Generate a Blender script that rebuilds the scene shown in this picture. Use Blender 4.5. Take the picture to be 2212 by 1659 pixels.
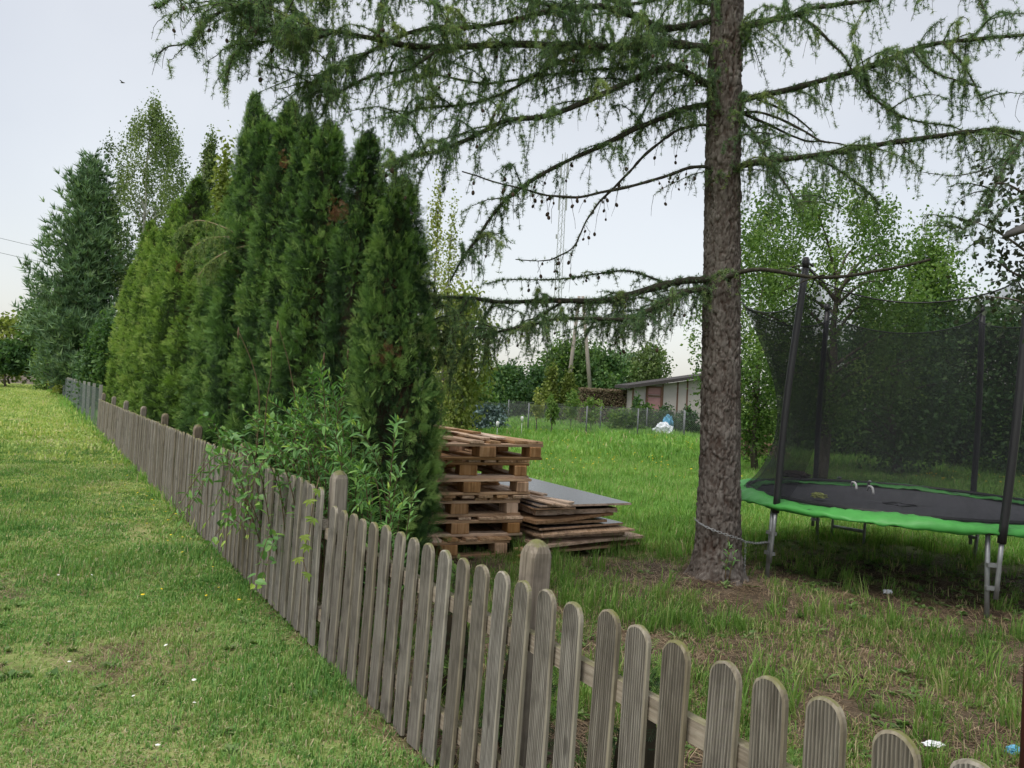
import bpy, bmesh, math, random
import numpy as np
from mathutils import Vector, Matrix, noise as mnoise

R = math.radians
rng = np.random.default_rng(7)
random.seed(7)
for _o in list(bpy.data.objects):
    bpy.data.objects.remove(_o)
scene = bpy.context.scene
col = scene.collection

# ------------------------------------------------------------------ camera
EYE = 1.55
CW, CH, CF = 2212.0, 1659.0, 1661.0
ROLL, PITCH = R(2.9), R(0.75)
cam_d = bpy.data.cameras.new('camera')
cam_d.sensor_width = 36.0
cam_d.lens = 36.0 * CF / CW
cam_d.clip_start = 0.05
cam_d.clip_end = 3000
cam = bpy.data.objects.new('camera', cam_d)
col.objects.link(cam)
cam.matrix_world = Matrix.Translation((0, 0, EYE)) @ Matrix.Rotation(R(90) + PITCH, 4, 'X') @ Matrix.Rotation(ROLL, 4, 'Z')
scene.camera = cam

# ------------------------------------------------------------------ light
scene.view_settings.view_transform = 'Standard'
scene.view_settings.look = 'None'
scene.view_settings.gamma = 1.0
scene.view_settings.use_curve_mapping = False
scene.view_settings.exposure = 0.75
scene.cycles.use_adaptive_sampling = True
scene.cycles.adaptive_threshold = 0.02
scene.cycles.max_bounces = 5
scene.cycles.diffuse_bounces = 3
scene.cycles.glossy_bounces = 2
scene.cycles.transmission_bounces = 3
scene.cycles.transparent_max_bounces = 10
scene.cycles.caustics_reflective = False
scene.cycles.caustics_refractive = False
SUN_EL, SUN_AZ = 62.0, 222.0
world = bpy.data.worlds.new('World')
scene.world = world
world.use_nodes = True
wn, wl = world.node_tree.nodes, world.node_tree.links
wn.clear()
w_out = wn.new('ShaderNodeOutputWorld')
w_add = wn.new('ShaderNodeAddShader')
w_sky = wn.new('ShaderNodeTexSky')
w_sky.sky_type = 'NISHITA'
w_sky.sun_disc = False
w_sky.sun_elevation = R(SUN_EL)
w_sky.sun_rotation = R(SUN_AZ)
w_sky.dust_density = 3.0
w_b1 = wn.new('ShaderNodeBackground')
w_b1.inputs['Strength'].default_value = 0.05
wl.new(w_sky.outputs[0], w_b1.inputs['Color'])
# the even cloud layer under that sky
w_b2 = wn.new('ShaderNodeBackground')
w_b2.inputs['Strength'].default_value = 0.385
w_tc = wn.new('ShaderNodeTexCoord')
w_no = wn.new('ShaderNodeTexNoise')
w_no.inputs['Scale'].default_value = 1.8
w_no.inputs['Detail'].default_value = 5.0
w_cr = wn.new('ShaderNodeValToRGB')
w_cr.color_ramp.elements[0].position = 0.36
w_cr.color_ramp.elements[0].color = (1.0, 0.975, 0.915, 1)
w_cr.color_ramp.elements[1].position = 0.64
w_cr.color_ramp.elements[1].color = (0.84, 0.82, 0.785, 1)
w_mp = wn.new('ShaderNodeMapping')
w_mp.inputs['Location'].default_value = (5.37, 10.5, 3.5)
wl.new(w_tc.outputs['Generated'], w_mp.inputs['Vector'])
wl.new(w_mp.outputs['Vector'], w_no.inputs['Vector'])
wl.new(w_no.outputs['Fac'], w_cr.inputs['Fac'])
wl.new(w_cr.outputs['Color'], w_b2.inputs['Color'])
wl.new(w_b1.outputs[0], w_add.inputs[0])
wl.new(w_b2.outputs[0], w_add.inputs[1])
wl.new(w_add.outputs[0], w_out.inputs['Surface'])

sun_d = bpy.data.lights.new('sun', 'SUN')
sun_d.energy = 1.5
sun_d.angle = R(28)
sun_d.color = (1.0, 0.97, 0.92)
sun = bpy.data.objects.new('sun', sun_d)
col.objects.link(sun)
_sd = Vector((math.sin(R(SUN_AZ)) * math.cos(R(SUN_EL)), math.cos(R(SUN_AZ)) * math.cos(R(SUN_EL)), math.sin(R(SUN_EL))))
sun.rotation_euler = _sd.to_track_quat('Z', 'Y').to_euler()

# ------------------------------------------------------------------ helpers: points
def ray(u, v):
    x, y = (u - CW / 2) / CF, -(v - CH / 2) / CF
    c, s = math.cos(ROLL), math.sin(ROLL)
    xr, yr = x * c - y * s, x * s + y * c
    cp, sp = math.cos(PITCH), math.sin(PITCH)
    return np.array([xr, cp - yr * sp, sp + yr * cp])

def at(u, v, Y):
    d = ray(u, v)
    return np.array([0, 0, EYE]) + d * (Y / d[1])

def on(u, v, z=0.0):
    d = ray(u, v)
    return np.array([0, 0, EYE]) + d * ((z - EYE) / d[2])

FD = np.array([-0.5270, 0.8499])          # along the picket fence, away from the camera
FN = np.array([0.8499, 0.5270])           # to its garden side
FP = np.array([1.709, 0.0])
def fence_pt(s, off=0.0, z=0.0):
    p = FP + FD * s + FN * off
    return np.array([p[0], p[1], z])

TRUNK = np.array([1.80, 6.62])

def gz(x, y):
    """ground height"""
    x, y = np.asarray(x, float), np.asarray(y, float)
    z = 0.012 * np.sin(x * 2.3 + 1.1 * y) * np.sin(y * 1.9 - 0.7 * x) + 0.008 * np.sin(x * 6.1) * np.sin(y * 5.3 + x)
    d2 = (x - TRUNK[0]) ** 2 + (y - TRUNK[1]) ** 2
    z = z + 0.07 * np.exp(-d2 / 0.32)
    return z * np.clip(60.0 / (np.hypot(x, y) + 1) - 0.5, 0, 1)

# ------------------------------------------------------------------ helpers: objects
def tag(o, label=None, cat=None, group=None, kind=None):
    if label: o['label'] = label
    if cat: o['category'] = cat
    if group: o['group'] = group
    if kind: o['kind'] = kind
    return o

def empty(name, loc=(0, 0, 0), label=None, cat=None, group=None):
    o = bpy.data.objects.new(name, None)
    o.empty_display_size = 0.1
    col.objects.link(o)
    o.location = loc
    return tag(o, label, cat, group)

def link(name, me, parent=None, loc=None):
    o = bpy.data.objects.new(name, me)
    col.objects.link(o)
    if parent is not None:
        o.parent = parent
    if loc is not None:
        o.location = loc
    return o

def build(name, V, F, mat=None, tint=None, smooth=False):
    """mesh from arrays: V (n,3), F (m,3|4) or a list of such arrays"""
    V = np.ascontiguousarray(np.asarray(V, np.float32).reshape(-1, 3))
    if not isinstance(F, (list, tuple)):
        F = [F]
    F = [np.asarray(f, np.int32) for f in F if len(f)]
    me = bpy.data.meshes.new(name)
    me.vertices.add(len(V))
    me.vertices.foreach_set('co', V.ravel())
    loops = np.concatenate([f.ravel() for f in F])
    tot = np.concatenate([np.full(len(f), f.shape[1], np.int32) for f in F])
    start = np.concatenate([[0], np.cumsum(tot)[:-1]]).astype(np.int32)
    me.loops.add(len(loops))
    me.loops.foreach_set('vertex_index', loops)
    me.polygons.add(len(tot))
    me.polygons.foreach_set('loop_start', start)
    me.polygons.foreach_set('loop_total', tot)
    me.polygons.foreach_set('use_smooth', np.full(len(tot), bool(smooth)))
    if tint is not None:
        a = me.attributes.new('tint', 'FLOAT', 'POINT')
        a.data.foreach_set('value', np.asarray(tint, np.float32))
    me.update(calc_edges=True)
    if mat is not None:
        me.materials.append(mat)
    return me

class MB:
    """collects shapes for one mesh"""
    def __init__(self):
        self.V, self.Q, self.T, self.n = [], [], [], 0
    def add(self, V, F):
        V = np.asarray(V, float)
        F = np.asarray(F, int) + self.n
        self.V.append(V)
        (self.Q if F.shape[1] == 4 else self.T).append(F)
        self.n += len(V)
    def box(self, c, s, M=None, taper=1.0):
        x, y, z = np.asarray(s, float) / 2
        V = np.array([[-x, -y, -z], [x, -y, -z], [x, y, -z], [-x, y, -z], [-x * taper, -y * taper, z], [x * taper, -y * taper, z], [x * taper, y * taper, z], [-x * taper, y * taper, z]])
        if M is not None:
            V = V @ np.asarray(M).T
        self.add(V + np.asarray(c, float), [[0, 3, 2, 1], [4, 5, 6, 7], [0, 1, 5, 4], [1, 2, 6, 5], [2, 3, 7, 6], [3, 0, 4, 7]])
    def tube(self, P, r, k=8, cap=True):
        V, F = tube(P, r, k)
        n0 = self.n
        self.add(V, F)
        if cap:
            P = np.asarray(P, float)
            for e, row in ((0, 0), (-1, len(P) - 1)):
                self.V.append(P[e][None]); ci = self.n; self.n += 1
                ring = n0 + row * k + np.arange(k)
                nx = np.roll(ring, -1)
                tri = np.stack([np.full(k, ci), nx, ring] if e == 0 else [np.full(k, ci), ring, nx], 1)
                self.T.append(tri)
    def mesh(self, name, mat, smooth=False):
        F = []
        if self.Q: F.append(np.concatenate(self.Q))
        if self.T: F.append(np.concatenate(self.T))
        return build(name, np.concatenate(self.V), F, mat, smooth=smooth)

def smooth_path(P, n):
    """Catmull-Rom through P, n samples"""
    P = np.asarray(P, float)
    Q = np.vstack([2 * P[0] - P[1], P, 2 * P[-1] - P[-2]])
    m = len(P) - 1
    t = np.linspace(0, m - 1e-6, n)
    i = t.astype(int)
    f = (t - i)[:, None]
    a, b, c, d = Q[i], Q[i + 1], Q[i + 2], Q[i + 3]
    return 0.5 * (2 * b + (c - a) * f + (2 * a - 5 * b + 4 * c - d) * f ** 2 + (3 * b - a - 3 * c + d) * f ** 3)

def tube(P, r, k=6):
    P = np.asarray(P, float)
    n = len(P)
    r = np.broadcast_to(np.asarray(r, float), (n,))
    T = np.gradient(P, axis=0)
    T /= np.linalg.norm(T, axis=1, keepdims=True) + 1e-9
    ref = np.array([0.0, 0, 1]) if abs(T[:, 2]).mean() < 0.8 else np.array([1.0, 0, 0])
    A = np.cross(T, ref); A /= np.linalg.norm(A, axis=1, keepdims=True) + 1e-9
    B = np.cross(A, T)
    a = np.arange(k) * 2 * math.pi / k
    V = P[:, None] + r[:, None, None] * (A[:, None] * np.cos(a)[None, :, None] + B[:, None] * np.sin(a)[None, :, None])
    i = np.arange(n - 1)[:, None] * k
    j = np.arange(k)[None]
    j2 = (j + 1) % k
    F = np.stack([i + j, i + j2, i + k + j2, i + k + j], -1).reshape(-1, 4)
    return V.reshape(-1, 3), F

def basis(D, N):
    """(n,3,3) with columns side, along, normal"""
    D = D / (np.linalg.norm(D, axis=1, keepdims=True) + 1e-9)
    S = np.cross(D, N); S /= np.linalg.norm(S, axis=1, keepdims=True) + 1e-9
    N2 = np.cross(S, D)
    return np.stack([S, D, N2], -1)

def stamp(tv, tf, P, B, scale, tint=None):
    """copies of a template (tv, tf) at P with bases B"""
    n, k = len(P), len(tv)
    scale = np.asarray(scale, float)
    s = scale[:, None] if scale.ndim == 1 else scale
    s = np.broadcast_to(s, (n, 3))
    V = np.einsum('nij,kj->nki', B * s[:, None, :], tv) + P[:, None]
    F = (tf[None] + (np.arange(n) * k)[:, None, None]).reshape(-1, tf.shape[1])
    t = None if tint is None else np.repeat(tint, k)
    return V.reshape(-1, 3), F, t

def unit(n, r=rng):
    d = r.normal(size=(n, 3))
    return d / np.linalg.norm(d, axis=1, keepdims=True)

def rotz(a):
    c, s = math.cos(a), math.sin(a)
    return np.array([[c, -s, 0], [s, c, 0], [0, 0, 1.0]])

# ------------------------------------------------------------------ helpers: materials
def mat(name):
    m = bpy.data.materials.new(name)
    m.use_nodes = True
    m.node_tree.nodes.clear()
    return m, m.node_tree.nodes, m.node_tree.links

def ramp(n, stops):
    r = n.new('ShaderNodeValToRGB')
    e = r.color_ramp.elements
    e[0].position, e[0].color = stops[0][0], (*stops[0][1], 1)
    e[1].position, e[1].color = stops[-1][0], (*stops[-1][1], 1)
    for p, c in stops[1:-1]:
        x = e.new(p); x.color = (*c, 1)
    return r

def noise_tex(n, l, scale, detail=4, coord='Object', stretch=None, rnd=True, rough=0.55):
    tc = n.new('ShaderNodeTexCoord')
    src = tc.outputs[coord] if coord != 'World' else n.new('ShaderNodeNewGeometry').outputs['Position']
    mp = n.new('ShaderNodeMapping')
    l.new(src, mp.inputs['Vector'])
    if stretch: mp.inputs['Scale'].default_value = stretch
    if rnd:
        oi = n.new('ShaderNodeObjectInfo')
        mu = n.new('ShaderNodeMath'); mu.operation = 'MULTIPLY'; mu.inputs[1].default_value = 37.0
        l.new(oi.outputs['Random'], mu.inputs[0])
        l.new(mu.outputs[0], mp.inputs['Location'])
    t = n.new('ShaderNodeTexNoise')
    t.inputs['Scale'].default_value = scale
    t.inputs['Detail'].default_value = detail
    t.inputs['Roughness'].default_value = rough
    l.new(mp.outputs['Vector'], t.inputs['Vector'])
    return t

def mixc(n, l, fac, a, b, mode='MIX'):
    m = n.new('ShaderNodeMix'); m.data_type = 'RGBA'; m.blend_type = mode
    for sock, v in ((m.inputs[0], fac), (m.inputs[6], a), (m.inputs[7], b)):
        if isinstance(v, (int, float)): sock.default_value = v
        elif isinstance(v, tuple): sock.default_value = (*v, 1)
        else: l.new(v, sock)
    return m.outputs[2]

def principled(n, l, color, rough=0.7, spec=0.3, bump=None, bump_s=0.4, bump_d=0.01, metallic=0.0):
    p = n.new('ShaderNodeBsdfPrincipled')
    if isinstance(color, tuple): p.inputs['Base Color'].default_value = (*color, 1)
    else: l.new(color, p.inputs['Base Color'])
    if isinstance(rough, (int, float)): p.inputs['Roughness'].default_value = rough
    else: l.new(rough, p.inputs['Roughness'])
    p.inputs['Specular IOR Level'].default_value = spec
    p.inputs['Metallic'].default_value = metallic
    if bump is not None:
        b = n.new('ShaderNodeBump')
        b.inputs['Strength'].default_value = bump_s
        b.inputs['Distance'].default_value = bump_d
        l.new(bump, b.inputs['Height'])
        l.new(b.outputs[0], p.inputs['Normal'])
    return p

def out(n, l, sh):
    o = n.new('ShaderNodeOutputMaterial')
    l.new(sh, o.inputs['Surface'])

def mix_val(n, l, a, b, op='ADD'):
    m = n.new('ShaderNodeMath'); m.operation = op
    for i, v in enumerate((a, b)):
        if isinstance(v, (int, float)): m.inputs[i].default_value = v
        else: l.new(v, m.inputs[i])
    return m.outputs[0]

def leaf_mat(name, stops, trans=0.3, var=0.25, spec=0.25, rough=0.55, wscale=0.0, wamp=0.9):
    """leaves: colour from the leaf's own tint plus a little per-plant variation"""
    m, n, l = mat(name)
    a = n.new('ShaderNodeAttribute'); a.attribute_name = 'tint'
    oi = n.new('ShaderNodeObjectInfo')
    f = mix_val(n, l, a.outputs['Fac'], mix_val(n, l, mix_val(n, l, oi.outputs['Random'], 0.5, 'SUBTRACT'), var, 'MULTIPLY'))
    if wscale:
        t = noise_tex(n, l, wscale, 3, 'World', rnd=False)
        f = mix_val(n, l, f, mix_val(n, l, mix_val(n, l, t.outputs['Fac'], 0.5, 'SUBTRACT'), wamp, 'MULTIPLY'))
    r = ramp(n, stops)
    l.new(f, r.inputs['Fac'])
    p = principled(n, l, r.outputs['Color'], rough, spec)
    tr = n.new('ShaderNodeBsdfTranslucent')
    l.new(mixc(n, l, 1.0, r.outputs['Color'], (1.3, 1.35, 0.7), 'MULTIPLY'), tr.inputs['Color'])
    mx = n.new('ShaderNodeMixShader'); mx.inputs[0].default_value = trans
    l.new(p.outputs[0], mx.inputs[1]); l.new(tr.outputs[0], mx.inputs[2])
    out(n, l, mx.outputs[0])
    return m

def wood_mat(name, c0, c1, c2, axis='Z', fine=90, bump=0.5, rough=0.8, algae=0.0, grooves=0.0, var=0.35, knots=True):
    """grain runs along the given local axis"""
    m, n, l = mat(name)
    st = {'X': (0.05, 1, 1), 'Y': (1, 0.05, 1), 'Z': (1, 1, 0.05)}[axis]
    g = noise_tex(n, l, fine, 5, 'Object', st)
    g2 = noise_tex(n, l, fine * 0.16, 3, 'Object', tuple(0.25 if s < 1 else 1 for s in st))
    f = mix_val(n, l, mix_val(n, l, g.outputs['Fac'], 0.75, 'MULTIPLY'), mix_val(n, l, g2.outputs['Fac'], 0.25, 'MULTIPLY'))
    r = ramp(n, [(0.34, c0), (0.5, c1), (0.68, c2)])
    l.new(f, r.inputs['Fac'])
    oi = n.new('ShaderNodeObjectInfo')
    hv = n.new('ShaderNodeHueSaturation')
    l.new(r.outputs['Color'], hv.inputs['Color'])
    l.new(mix_val(n, l, mix_val(n, l, oi.outputs['Random'], var, 'MULTIPLY'), 1 - var / 2), hv.inputs['Value'])
    l.new(mix_val(n, l, mix_val(n, l, oi.outputs['Random'], -0.5, 'MULTIPLY'), 1.2), hv.inputs['Saturation'])
    c = hv.outputs['Color']
    # stains and weathered blotches
    s = noise_tex(n, l, 9, 4, 'Object')
    sr = ramp(n, [(0.52, (0, 0, 0)), (0.72, (1, 1, 1))])
    l.new(s.outputs['Fac'], sr.inputs['Fac'])
    c = mixc(n, l, mix_val(n, l, sr.outputs['Color'], 0.5, 'MULTIPLY'), c, tuple(0.55 * x for x in c0))
    height = g.outputs['Fac']
    if knots:
        tc = n.new('ShaderNodeTexCoord'); mp = n.new('ShaderNodeMapping')
        l.new(tc.outputs['Object'], mp.inputs['Vector'])
        mp.inputs['Scale'].default_value = tuple(0.35 if x < 1 else 1 for x in st)
        oj = n.new('ShaderNodeObjectInfo')
        l.new(mix_val(n, l, oj.outputs['Random'], 53.0, 'MULTIPLY'), mp.inputs['Location'])
        vo = n.new('ShaderNodeTexVoronoi'); vo.inputs['Scale'].default_value = 11
        l.new(mp.outputs['Vector'], vo.inputs['Vector'])
        kr = ramp(n, [(0.09, (1, 1, 1)), (0.16, (0, 0, 0))])
        l.new(vo.outputs['Distance'], kr.inputs['Fac'])
        c = mixc(n, l, mix_val(n, l, kr.outputs['Color'], 0.6, 'MULTIPLY'), c, tuple(0.4 * x for x in c0))
    if grooves:
        tc = n.new('ShaderNodeTexCoord')
        wv = n.new('ShaderNodeTexWave'); wv.bands_direction = 'X'
        wv.inputs['Scale'].default_value = grooves
        wv.inputs['Distortion'].default_value = 0.5
        wv.inputs['Detail'].default_value = 1.0
        l.new(tc.outputs['Object'], wv.inputs['Vector'])
        height = mix_val(n, l, mix_val(n, l, wv.outputs['Fac'], 1.1, 'MULTIPLY'), g.outputs['Fac'])
        gr = ramp(n, [(0.15, (1, 1, 1)), (0.5, (0, 0, 0))])
        l.new(wv.outputs['Fac'], gr.inputs['Fac'])
        c = mixc(n, l, mix_val(n, l, gr.outputs['Color'], 0.6, 'MULTIPLY'), c, tuple(0.5 * x for x in c0))
    if algae:
        geo = n.new('ShaderNodeNewGeometry')
        sx = n.new('ShaderNodeSeparateXYZ'); l.new(geo.outputs['Normal'], sx.inputs[0])
        an = noise_tex(n, l, 14, 3, 'Object')
        v = mix_val(n, l, mix_val(n, l, sx.outputs['Z'], 0.5, 'MULTIPLY'), an.outputs['Fac'])
        ar = ramp(n, [(0.72, (0, 0, 0)), (0.95, (1, 1, 1))])
        l.new(v, ar.inputs['Fac'])
        c = mixc(n, l, mix_val(n, l, ar.outputs['Color'], algae, 'MULTIPLY'), c, (0.13, 0.14, 0.035))
    p = principled(n, l, c, rough, 0.2, height, bump, 0.006)
    out(n, l, p.outputs[0])
    return m

def plain(name, color, rough=0.6, spec=0.4, metallic=0.0, nscale=20, namt=0.25, bump=0.15, bump_d=0.004):
    m, n, l = mat(name)
    t = noise_tex(n, l, nscale, 5)
    c = mixc(n, l, t.outputs['Fac'], tuple(x * (1 - namt) for x in color), tuple(min(1, x * (1 + namt)) for x in color))
    p = principled(n, l, c, rough, spec, t.outputs['Fac'], bump, bump_d, metallic)
    out(n, l, p.outputs[0])
    return m

# ------------------------------------------------------------------ materials
M = {}
M['picket'] = wood_mat('weathered_picket_wood', (0.12, 0.105, 0.088), (0.225, 0.20, 0.17), (0.34, 0.31, 0.268), 'Z', 130, 0.8, 0.85, 0.5, grooves=34, var=0.55)
M['picket_edge'] = wood_mat('weathered_picket_edge', (0.14, 0.12, 0.09), (0.245, 0.215, 0.165), (0.33, 0.30, 0.235), 'Z', 70, 0.4, 0.85, 0.8)
M['post'] = wood_mat('weathered_post_wood', (0.125, 0.105, 0.08), (0.22, 0.185, 0.145), (0.30, 0.26, 0.21), 'Z', 90, 0.4, 0.85, 0.75)
M['rail'] = wood_mat('weathered_rail_wood', (0.19, 0.155, 0.12), (0.31, 0.265, 0.215), (0.40, 0.355, 0.30), 'X', 100, 0.4, 0.85, 0.5)
M['pallet'] = wood_mat('pallet_wood', (0.25, 0.145, 0.08), (0.47, 0.30, 0.175), (0.61, 0.43, 0.275), 'Y', 60, 0.3, 0.8, var=0.6)
M['block'] = wood_mat('pallet_block_wood', (0.27, 0.145, 0.07), (0.50, 0.295, 0.155), (0.62, 0.40, 0.235), 'Z', 50, 0.3, 0.8, var=0.6)
M['plank'] = wood_mat('loose_plank_wood', (0.30, 0.18, 0.10), (0.50, 0.34, 0.215), (0.64, 0.47, 0.33), 'Y', 60, 0.25, 0.75, var=0.5)
M['ply'] = wood_mat('plywood', (0.25, 0.155, 0.09), (0.42, 0.28, 0.185), (0.52, 0.37, 0.26), 'X', 50, 0.2, 0.75, var=0.5, knots=False)
M['film'] = plain('film_faced_plywood', (0.048, 0.048, 0.053), 0.26, 0.8, 0, 14, 0.5, 0.05)
M['core'] = plain('dark_twig_core', (0.034, 0.028, 0.018), 0.9, 0.1, 0, 18, 0.4)
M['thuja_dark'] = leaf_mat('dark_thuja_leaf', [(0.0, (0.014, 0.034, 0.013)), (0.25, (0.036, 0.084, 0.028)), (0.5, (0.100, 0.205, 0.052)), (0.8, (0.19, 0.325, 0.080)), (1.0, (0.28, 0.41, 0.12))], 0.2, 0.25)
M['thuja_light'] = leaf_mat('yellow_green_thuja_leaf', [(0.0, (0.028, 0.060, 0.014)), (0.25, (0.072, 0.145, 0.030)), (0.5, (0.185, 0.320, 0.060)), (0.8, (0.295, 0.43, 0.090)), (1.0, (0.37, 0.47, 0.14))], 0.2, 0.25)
M['brown_frond'] = leaf_mat('dead_brown_frond', [(0.0, (0.10, 0.045, 0.02)), (1.0, (0.22, 0.105, 0.05))], 0.15, 0.3)
M['larch'] = leaf_mat('larch_needle', [(0.0, (0.075, 0.145, 0.085)), (0.45, (0.150, 0.245, 0.125)), (0.8, (0.240, 0.325, 0.145)), (1.0, (0.34, 0.40, 0.165))], 0.45, 0.1)
M['broad'] = leaf_mat('broad_leaf', [(0.0, (0.040, 0.080, 0.024)), (0.45, (0.100, 0.190, 0.046)), (0.8, (0.165, 0.265, 0.066)), (1.0, (0.25, 0.33, 0.10))], 0.35, 0.3)
M['broad_dark'] = leaf_mat('dark_broad_leaf', [(0.0, (0.022, 0.052, 0.022)), (0.5, (0.055, 0.125, 0.042)), (1.0, (0.125, 0.215, 0.065))], 0.3, 0.3)
M['broad_yellow'] = leaf_mat('yellow_green_leaf', [(0.0, (0.095, 0.130, 0.030)), (0.5, (0.215, 0.275, 0.065)), (1.0, (0.37, 0.39, 0.13))], 0.35, 0.3)
M['birch_leaf'] = leaf_mat('birch_leaf', [(0.0, (0.065, 0.110, 0.042)), (0.5, (0.140, 0.205, 0.075)), (1.0, (0.24, 0.30, 0.125))], 0.35, 0.2)
M['pine'] = leaf_mat('pine_needle', [(0.0, (0.075, 0.140, 0.078)), (0.5, (0.175, 0.285, 0.150)), (1.0, (0.32, 0.43, 0.23))], 0.15, 0.2)
M['spruce_blue'] = leaf_mat('blue_spruce_needle', [(0.0, (0.06, 0.10, 0.10)), (1.0, (0.20, 0.28, 0.27))], 0.15, 0.2)
M['plum'] = leaf_mat('dark_plum_leaf', [(0.0, (0.020, 0.030, 0.020)), (0.6, (0.045, 0.055, 0.035)), (1.0, (0.06, 0.12, 0.05))], 0.25, 0.2)
M['shrub'] = leaf_mat('shrub_leaf', [(0.0, (0.060, 0.145, 0.050)), (0.45, (0.120, 0.265, 0.072)), (0.75, (0.20, 0.36, 0.080)), (1.0, (0.36, 0.50, 0.090))], 0.3, 0.2, 0.35, 0.45)
M['vine'] = leaf_mat('vine_leaf', [(0.0, (0.17, 0.27, 0.05)), (1.0, (0.28, 0.36, 0.08))], 0.35, 0.3)
M['hedge_brown'] = leaf_mat('brown_hedge_leaf', [(0.0, (0.10, 0.068, 0.045)), (0.6, (0.22, 0.165, 0.115)), (1.0, (0.19, 0.23, 0.09))], 0.2, 0.2)
M['lawn'] = leaf_mat('lawn_blade', [(0.0, (0.078, 0.195, 0.050)), (0.35, (0.145, 0.300, 0.078)), (0.62, (0.245, 0.390, 0.110)), (0.86, (0.37, 0.43, 0.175)), (1.0, (0.46, 0.42, 0.26))], 0.3, 0.35, 0.2, 0.6, wscale=0.8, wamp=1.4)
M['lawn_far_lit'] = leaf_mat('far_lawn_blade', [(0.0, (0.190, 0.320, 0.085)), (0.35, (0.340, 0.470, 0.140)), (0.62, (0.480, 0.570, 0.195)), (0.86, (0.58, 0.61, 0.26)), (1.0, (0.62, 0.58, 0.36))], 0.35, 0.35, 0.2, 0.6, wscale=0.5, wamp=1.4)  # far lawn: yellower turf, plus its stronger light painted into the colour
M['meadow'] = leaf_mat('meadow_blade', [(0.0, (0.095, 0.215, 0.046)), (0.4, (0.195, 0.385, 0.085)), (0.7, (0.285, 0.470, 0.115)), (0.92, (0.38, 0.46, 0.17)), (1.0, (0.48, 0.42, 0.25))], 0.35, 0.25, 0.2, 0.55, wscale=0.35)
M['garden'] = leaf_mat('garden_blade', [(0.0, (0.065, 0.145, 0.030)), (0.4, (0.130, 0.245, 0.050)), (0.7, (0.195, 0.305, 0.072)), (0.92, (0.28, 0.32, 0.12)), (1.0, (0.40, 0.34, 0.20))], 0.35, 0.3, 0.2, 0.55, wscale=0.7, wamp=1.1)
M['straw'] = leaf_mat('dry_straw', [(0.0, (0.10, 0.065, 0.040)), (0.6, (0.22, 0.155, 0.095)), (1.0, (0.36, 0.28, 0.18))], 0.1, 0.4)
M['weed'] = leaf_mat('weed_leaf', [(0.0, (0.075, 0.15, 0.045)), (0.6, (0.14, 0.23, 0.065)), (1.0, (0.22, 0.29, 0.13))], 0.3, 0.5)
M['yellow'] = plain('yellow_petal', (0.75, 0.55, 0.03), 0.6, 0.2)
M['white_petal'] = plain('white_petal', (0.75, 0.76, 0.70), 0.6, 0.2)
M['galv'] = plain('galvanised_steel', (0.27, 0.28, 0.285), 0.45, 0.5, 0.5, 30, 0.25, 0.08)
M['foam'] = plain('black_foam_sleeve', (0.022, 0.022, 0.025), 0.45, 0.5, 0, 40, 0.3, 0.1)
M['black'] = plain('black_plastic', (0.015, 0.015, 0.017), 0.45, 0.5)
M['concrete'] = plain('concrete', (0.36, 0.35, 0.33), 0.9, 0.2, 0, 8, 0.2, 0.3)
M['white'] = plain('white_plastic', (0.75, 0.75, 0.74), 0.45, 0.4, 0, 10, 0.06, 0.05)
M['cone'] = plain('larch_cone', (0.060, 0.042, 0.030), 0.85, 0.15, 0, 60, 0.5, 0.5)

def bark_mat(name, c0, c1, c2, scale=30, cracks=False):
    m, n, l = mat(name)
    t = noise_tex(n, l, scale, 6, 'Object', (1, 1, 0.35), rnd=False, rough=0.65)
    t2 = noise_tex(n, l, 5, 4, 'Object', (1, 1, 0.5), rnd=False)
    f = mix_val(n, l, mix_val(n, l, t.outputs['Fac'], 0.6, 'MULTIPLY'), mix_val(n, l, t2.outputs['Fac'], 0.4, 'MULTIPLY'))
    r = ramp(n, [(0.33, c0), (0.5, c1), (0.66, c2)])
    l.new(f, r.inputs['Fac'])
    c = r.outputs['Color']
    if cracks:
        a = n.new('ShaderNodeAttribute'); a.attribute_name = 'tint'
        c = mixc(n, l, a.outputs['Fac'], (0.040, 0.022, 0.015), c)
    p = principled(n, l, c, 0.9, 0.15, t.outputs['Fac'], 0.6, 0.012)
    out(n, l, p.outputs[0])
    return m
M['bark'] = bark_mat('larch_bark', (0.066, 0.056, 0.049), (0.135, 0.118, 0.105), (0.235, 0.215, 0.195), 34, True)
M['branch_bark'] = bark_mat('larch_branch_bark', (0.022, 0.020, 0.015), (0.040, 0.037, 0.027), (0.070, 0.066, 0.048), 40)
M['bark_grey'] = bark_mat('grey_bark', (0.05, 0.042, 0.034), (0.105, 0.088, 0.072), (0.18, 0.16, 0.135), 20)
M['bark_birch'] = bark_mat('birch_bark', (0.10, 0.09, 0.08), (0.55, 0.53, 0.50), (0.70, 0.68, 0.64), 7)
M['stem'] = plain('brown_stem', (0.12, 0.085, 0.05), 0.8, 0.2)

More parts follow.
